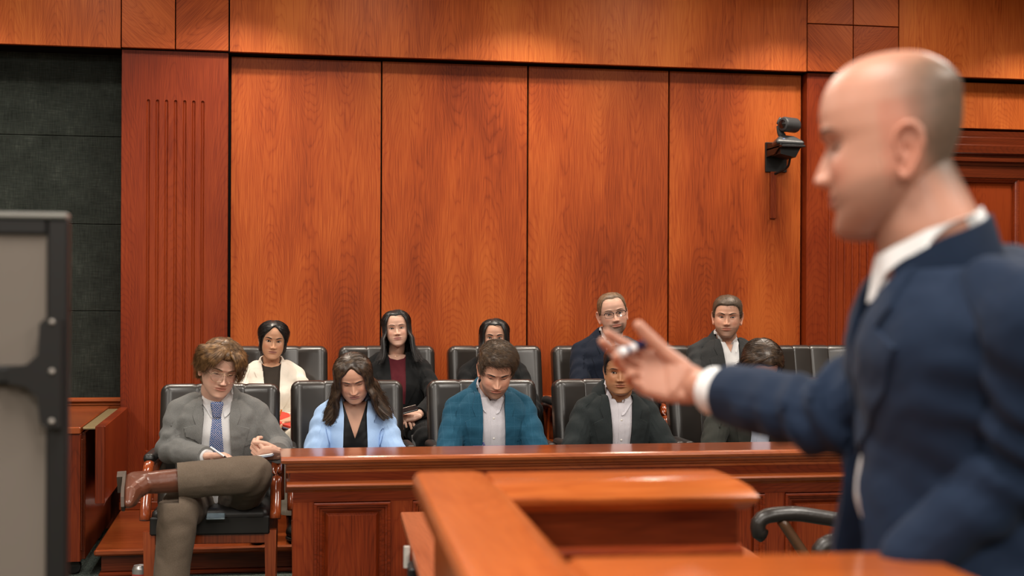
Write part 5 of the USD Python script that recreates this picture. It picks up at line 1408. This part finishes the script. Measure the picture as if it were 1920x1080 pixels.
PEOPLE['B1'] = person('man in a grey suit and blue tie, legs crossed, writing left of the rail', (-.150, 6.25, J_FLOOR), 0, dict(
    sex='m', seed=201, skin=C_FAIR, hc=(-.150, 6.06, 1.165), hyaw=16, pitch=17, roll=9, open=.25, lid=-.003, gaze=(.1, -1, -.7), noff=(-.008, .075, -.112), hip=(-.165, 6.26, .56), hipc=hipB1, sw=.148, tk=1.02, hk=.97, ear=1.05,
    head=dict(jaw=1.0, face=.98, nose=1.05, fat=.002, lips=1.1), brows=(.10, .06, .03), lash=.0010, brow_w=.0028,
    hair=dict(style='short', mat=GLD_H, line='male', thick=.018, n=700, flow=side_flow, len=.05, lift=.006, mess=.2, w=.0011, extra=wing_extra),
    glasses=dict(mat=plain('gold_frame', (.55, .42, .26), .25, .9), w=.0265, h=.0205, sq=.72, r=.0009, z=-.007, double=True),
    shirt=WHITE_SHIRT, tie=cloth('blue_tie', (.010, .075, .24), (.014, .095, .30), rough=.5, kind='dots', line=(.62, .52, .50), folds=.15), tie_w=.038, cgap=9,
    jacket=dict(mat=GREY_SUIT, off=.020, open=opening(.052, .072, .30, .085), lapel=lapel(.052, .072, .22, .07), bottom=.02, wr=.0045, cuff=.0, pocket=(.085, .62)), cuffs='r', cuff_r=.032,
    arm_r=dict(w=at(386, 857, 5.93), e=at(318, 842, 6.12), d=(.9, -.3, .02), n=(.2, -.5, -.9), hand=dict(curl=(40, 45, 25), thumb=(.45, .85, .55), tcurl=10)),
    arm_l=dict(w=at(520, 850, 5.92), e=at(522, 838, 6.14), d=(-.80, -.50, .1), n=(-.1, .70, .70), k=.95, hand=dict(curl=(58, 66, 40), thumb=(.2, .9, .35), tcurl=15)),
    legs=dict(mat=BROWN_TR, shoe=BOOT, boot=True, r=[.095, .080, .072, .070], kr=at(334, 957, 5.76), ar=at(316, 1130, 5.74), kl=at(474, 890, 5.76), al=at(283, 905, 5.74), heml=.105, fr=(-.1, -1, 0), fl=(-.12, -.92, -.30), drop=.02, sole=plain('boot_sole', (.06, .04, .028), .6))))
# --- the speaking man in the foreground ------------------------------
NAVY = cloth('navy_suit', (.0055, .013, .032), (.010, .021, .048), rough=.8, folds=.4)
yawM = -(180 - 64)
headM = cz(1674, 268, 1.93)
baseM = np.array([headM[0] + .09, headM[1] - .03, 0.])
viewM = unit([*(headM - EYE)[:2], 0])
def hipM():
    return cz(1835, 1015, 1.97)
hm_ = hipM()
sR, sU, sF = Rc, Uc, Fw
PEOPLE['M'] = person('bald man in a navy suit standing close at right, gesturing with outstretched hand', baseM, yawM, dict(
    sex='m', seed=301, twist=13, shirt_z1=.93, shirt_z0=-.25, cax=.85, skin=(.46, .222, .152), hc=headM, hs=(1, .93, 1.02), hyaw=1, pitch=7, roll=-3, ear_z=-.020, gaze=(.0, -1, -.1), noff=(0, .050, -.145), toff=(0, .090, -.150), clip=False, hip=hm_, sw=.178, tk=1.08, hk=1.08, belly=.035, ear=.98, neck_r=.070,
    head=dict(jaw=1.03, nose=.84, nose_w=1.1, hook=.002, fore=.002, crown=.004, brow=1.2, lips=1., chin=.002, fat=.003), brows=(.09, .05, .03), open=.3, lid=-.003, beard=.35, beard_c=(.12, .075, .055), scalp=(.105, .070, .048), scalp_k=.95, lip=(.36, .14, .11),
    shirt=WHITE_SHIRT, cgap=18, chi=.004, jacket=dict(nocut='l', mat=NAVY, off=.022, res=.011, smooth=16, open=[(.085, 1.14), (.058, 1.0), (.036, .90), (.010, .66), (.008, .40), (.035, .34), (.080, .20), (.104, .0), (.11, -.4)], open_r=[(.085, 1.14), (.058, 1.0), (.036, .90), (.010, .66), (.008, .36), (.012, .2), (.02, 0), (.02, -.4)], lapel=lapel(.046, .010, .35, .075), bottom=-.22, flare=.05, wr=.007, z1=.99, ups=[.070, .056, .042], cuff=.078, chi=.0, cfl=.55, cfrom=55), cuffs='r', cuff_off=.050, cuff_r=.038, arm_r=dict(w=cz(1310, 726, 2.27), e=cz(1552, 784, 2.02), sh=(.0, .05, -.035), d=-sR * .93 + sU * .26 + sF * .26, n=-sF * .90 + sU * .38 - sR * .1, k=.95,
        hand=dict(per=[(18, 16, 12), (24, 24, 16), (36, 34, 22), (46, 40, 26)], spread=2, thumb=(.30, .9, .42), tcurl=-6)),
    arm_l=dict(sh=(.01, .035, .01), w=cz(1712, 1045, 1.80), e=cz(1930, 862, 1.77), d=sF * .75 - sU * .6 - sR * .2, n=-sU, hand=dict(curl=(30, 40, 20))),
    legs=dict(mat=NAVY, shoe=BLACK_SHOE, kr=hm_ + [.05, .10, -.50], kl=hm_ + [-.03, -.09, -.50], ar=hm_ * [1, 1, 0] + [.05, .11, .13], al=hm_ * [1, 1, 0] + [-.03, -.10, .13], fr=(-.9, .4, 0), fl=(-.9, .2, 0), r=[.10, .078, .068, .062])))

# ================================================================== small things in hands and on laps
PAPER = plain('white_paper', (.72, .71, .70), .7)
def slab(name, label, cat_, c, d, n, w, h, t, m, extra=None):
    """A flat thing: centre c, long axis d, normal n."""
    d = unit(d); n = unit(np.asarray(n, float) - np.dot(n, d) * d); s_ = np.cross(n, d)
    B = np.stack([d, s_, n], 1)
    th = thing(name, label, cat_, c)
    part(th, 'cover', xf(rbox(-w / 2, w / 2, -h / 2, h / 2, -t / 2, t / 2, min(.004, t * .45), 8), B), m, 40)
    if extra:
        for nm, bx_, mm in extra:
            part(th, nm, xf(box(*bx_), B), mm)
    return th
def rod(name, label, cat_, p0, p1, r, bands):
    p0, p1 = np.asarray(p0, float), np.asarray(p1, float)
    ax = unit(p1 - p0); L_ = np.linalg.norm(p1 - p0)
    th = thing(name, label, cat_, p0)
    for nm, a, b, k0, k1, m in bands:
        part(th, nm, rot_to(ax, None, np.zeros(3), lathe([(r * k0 * .3, a * L_), (r * k0, a * L_ + .0006), (r * k1, b * L_ - .0006), (r * k1 * .3, b * L_)], 14)), m, 40)
    return th
BLUE_PEN = plain('pen_blue', (.010, .014, .09), .25, coat=.5)
WHITE_PL = plain('pen_white', (.72, .72, .74), .25, coat=.4)
rod('pen', 'dark blue pen with white clip end held in the speaking man\'s outstretched hand', 'pen', cz(1160, 663, 2.27), cz(1232, 636, 2.32), .0068, [('end_cap', 0, .16, 1.2, 1.25, WHITE_PL), ('collar', .16, .26, 1., 1., BLUE_PEN), ('clip_ring', .26, .42, 1.12, 1.12, WHITE_PL), ('barrel', .42, 1., 1., .9, BLUE_PEN)])
nb = slab('notepad', 'thin pale notepad held on the crossed knee of the grey suited man', 'notepad', at(478, 858, 5.86), (1, -.1, .14), (-.12, .06, 1), .15, .10, .008, plain('pad_grey', (.22, .25, .32), .5), [('pages', (-.073, .073, -.049, .049, .004, .0075), PAPER)])
rod('pen', 'slim white pen in the writing hand of the grey suited man', 'pen', at(394, 838, 5.86), at(427, 860, 5.84), .0042, [('barrel', 0, .8, 1, 1, WHITE_PL), ('tip', .8, 1., .9, .3, BLACKM)])
slab('phone', 'phone lying on the chair seat between the grey suited man\'s legs', 'phone', at(405, 963, 5.98), (1, 0, 0), (0, -.15, 1), .075, .15, .008, plain('phone_glass', (.25, .33, .38), .12, coat=.6), [('screen', (-.034, .034, -.07, .07, .004, .0045), plain('phone_screen', (.28, .38, .44), .1))])
slab('notebook', 'red notebook and papers on the lap of the woman in cream', 'notebook', at(532, 786, 7.12), (1, -.2, -.28), (.2, -.35, .9), .20, .14, .014, plain('red_cover', (.55, .035, .015), .5), [('pages', (-.098, .098, -.068, .068, -.012, -.006), PAPER), ('back_cover', (-.1, .1, -.07, .07, -.016, -.012), plain('blue_cover', (.05, .06, .16), .5))])
rod('pencil', 'orange pencil standing out of the red notebook', 'pencil', at(528, 768, 7.1), at(522, 785, 7.1), .004, [('barrel', 0, 1, 1, 1, plain('pencil_orange', (.75, .22, .03), .5))])
slab('phone', 'black phone in the hand of the woman with the burgundy top', 'phone', at(757, 771, 7.10), (-.95, 0, -.25), (-.2, -.25, .9), .14, .07, .009, plain('phone_black', (.008, .008, .009), .2), [('rim', (-.069, .069, -.0354, -.0310, -.004, .005), plain('phone_rim', (.42, .34, .27), .3, .6))])
slab('notebook', 'dark notebook with cream page edges on the lap of the woman in black', 'notebook', at(792, 832, 7.0), (1, -.15, .2), (.0, -.75, .6), .10, .12, .012, plain('dark_cover', (.01, .01, .011), .5), [('pages', (-.049, .049, -.062, .058, -.004, .004), plain('page_edges', (.52, .42, .30), .6))])
slab('notepad', 'white notepad in front of the man in the teal jacket', 'notepad', at(925, 846, 6.02), (1, 0, .0), (0, -.1, 1), .15, .18, .006, PAPER, [('binding', (-.075, .075, .095, .105, -.002, .0045), plain('binding_blue', (.05, .06, .2), .5))])
rod('pen', 'blue pen tip rising behind the rail before the man in teal', 'pen', at(906, 830, 6.02), at(914, 852, 5.98), .0045, [('barrel', 0, 1, 1, .9, BLUE_PEN)])
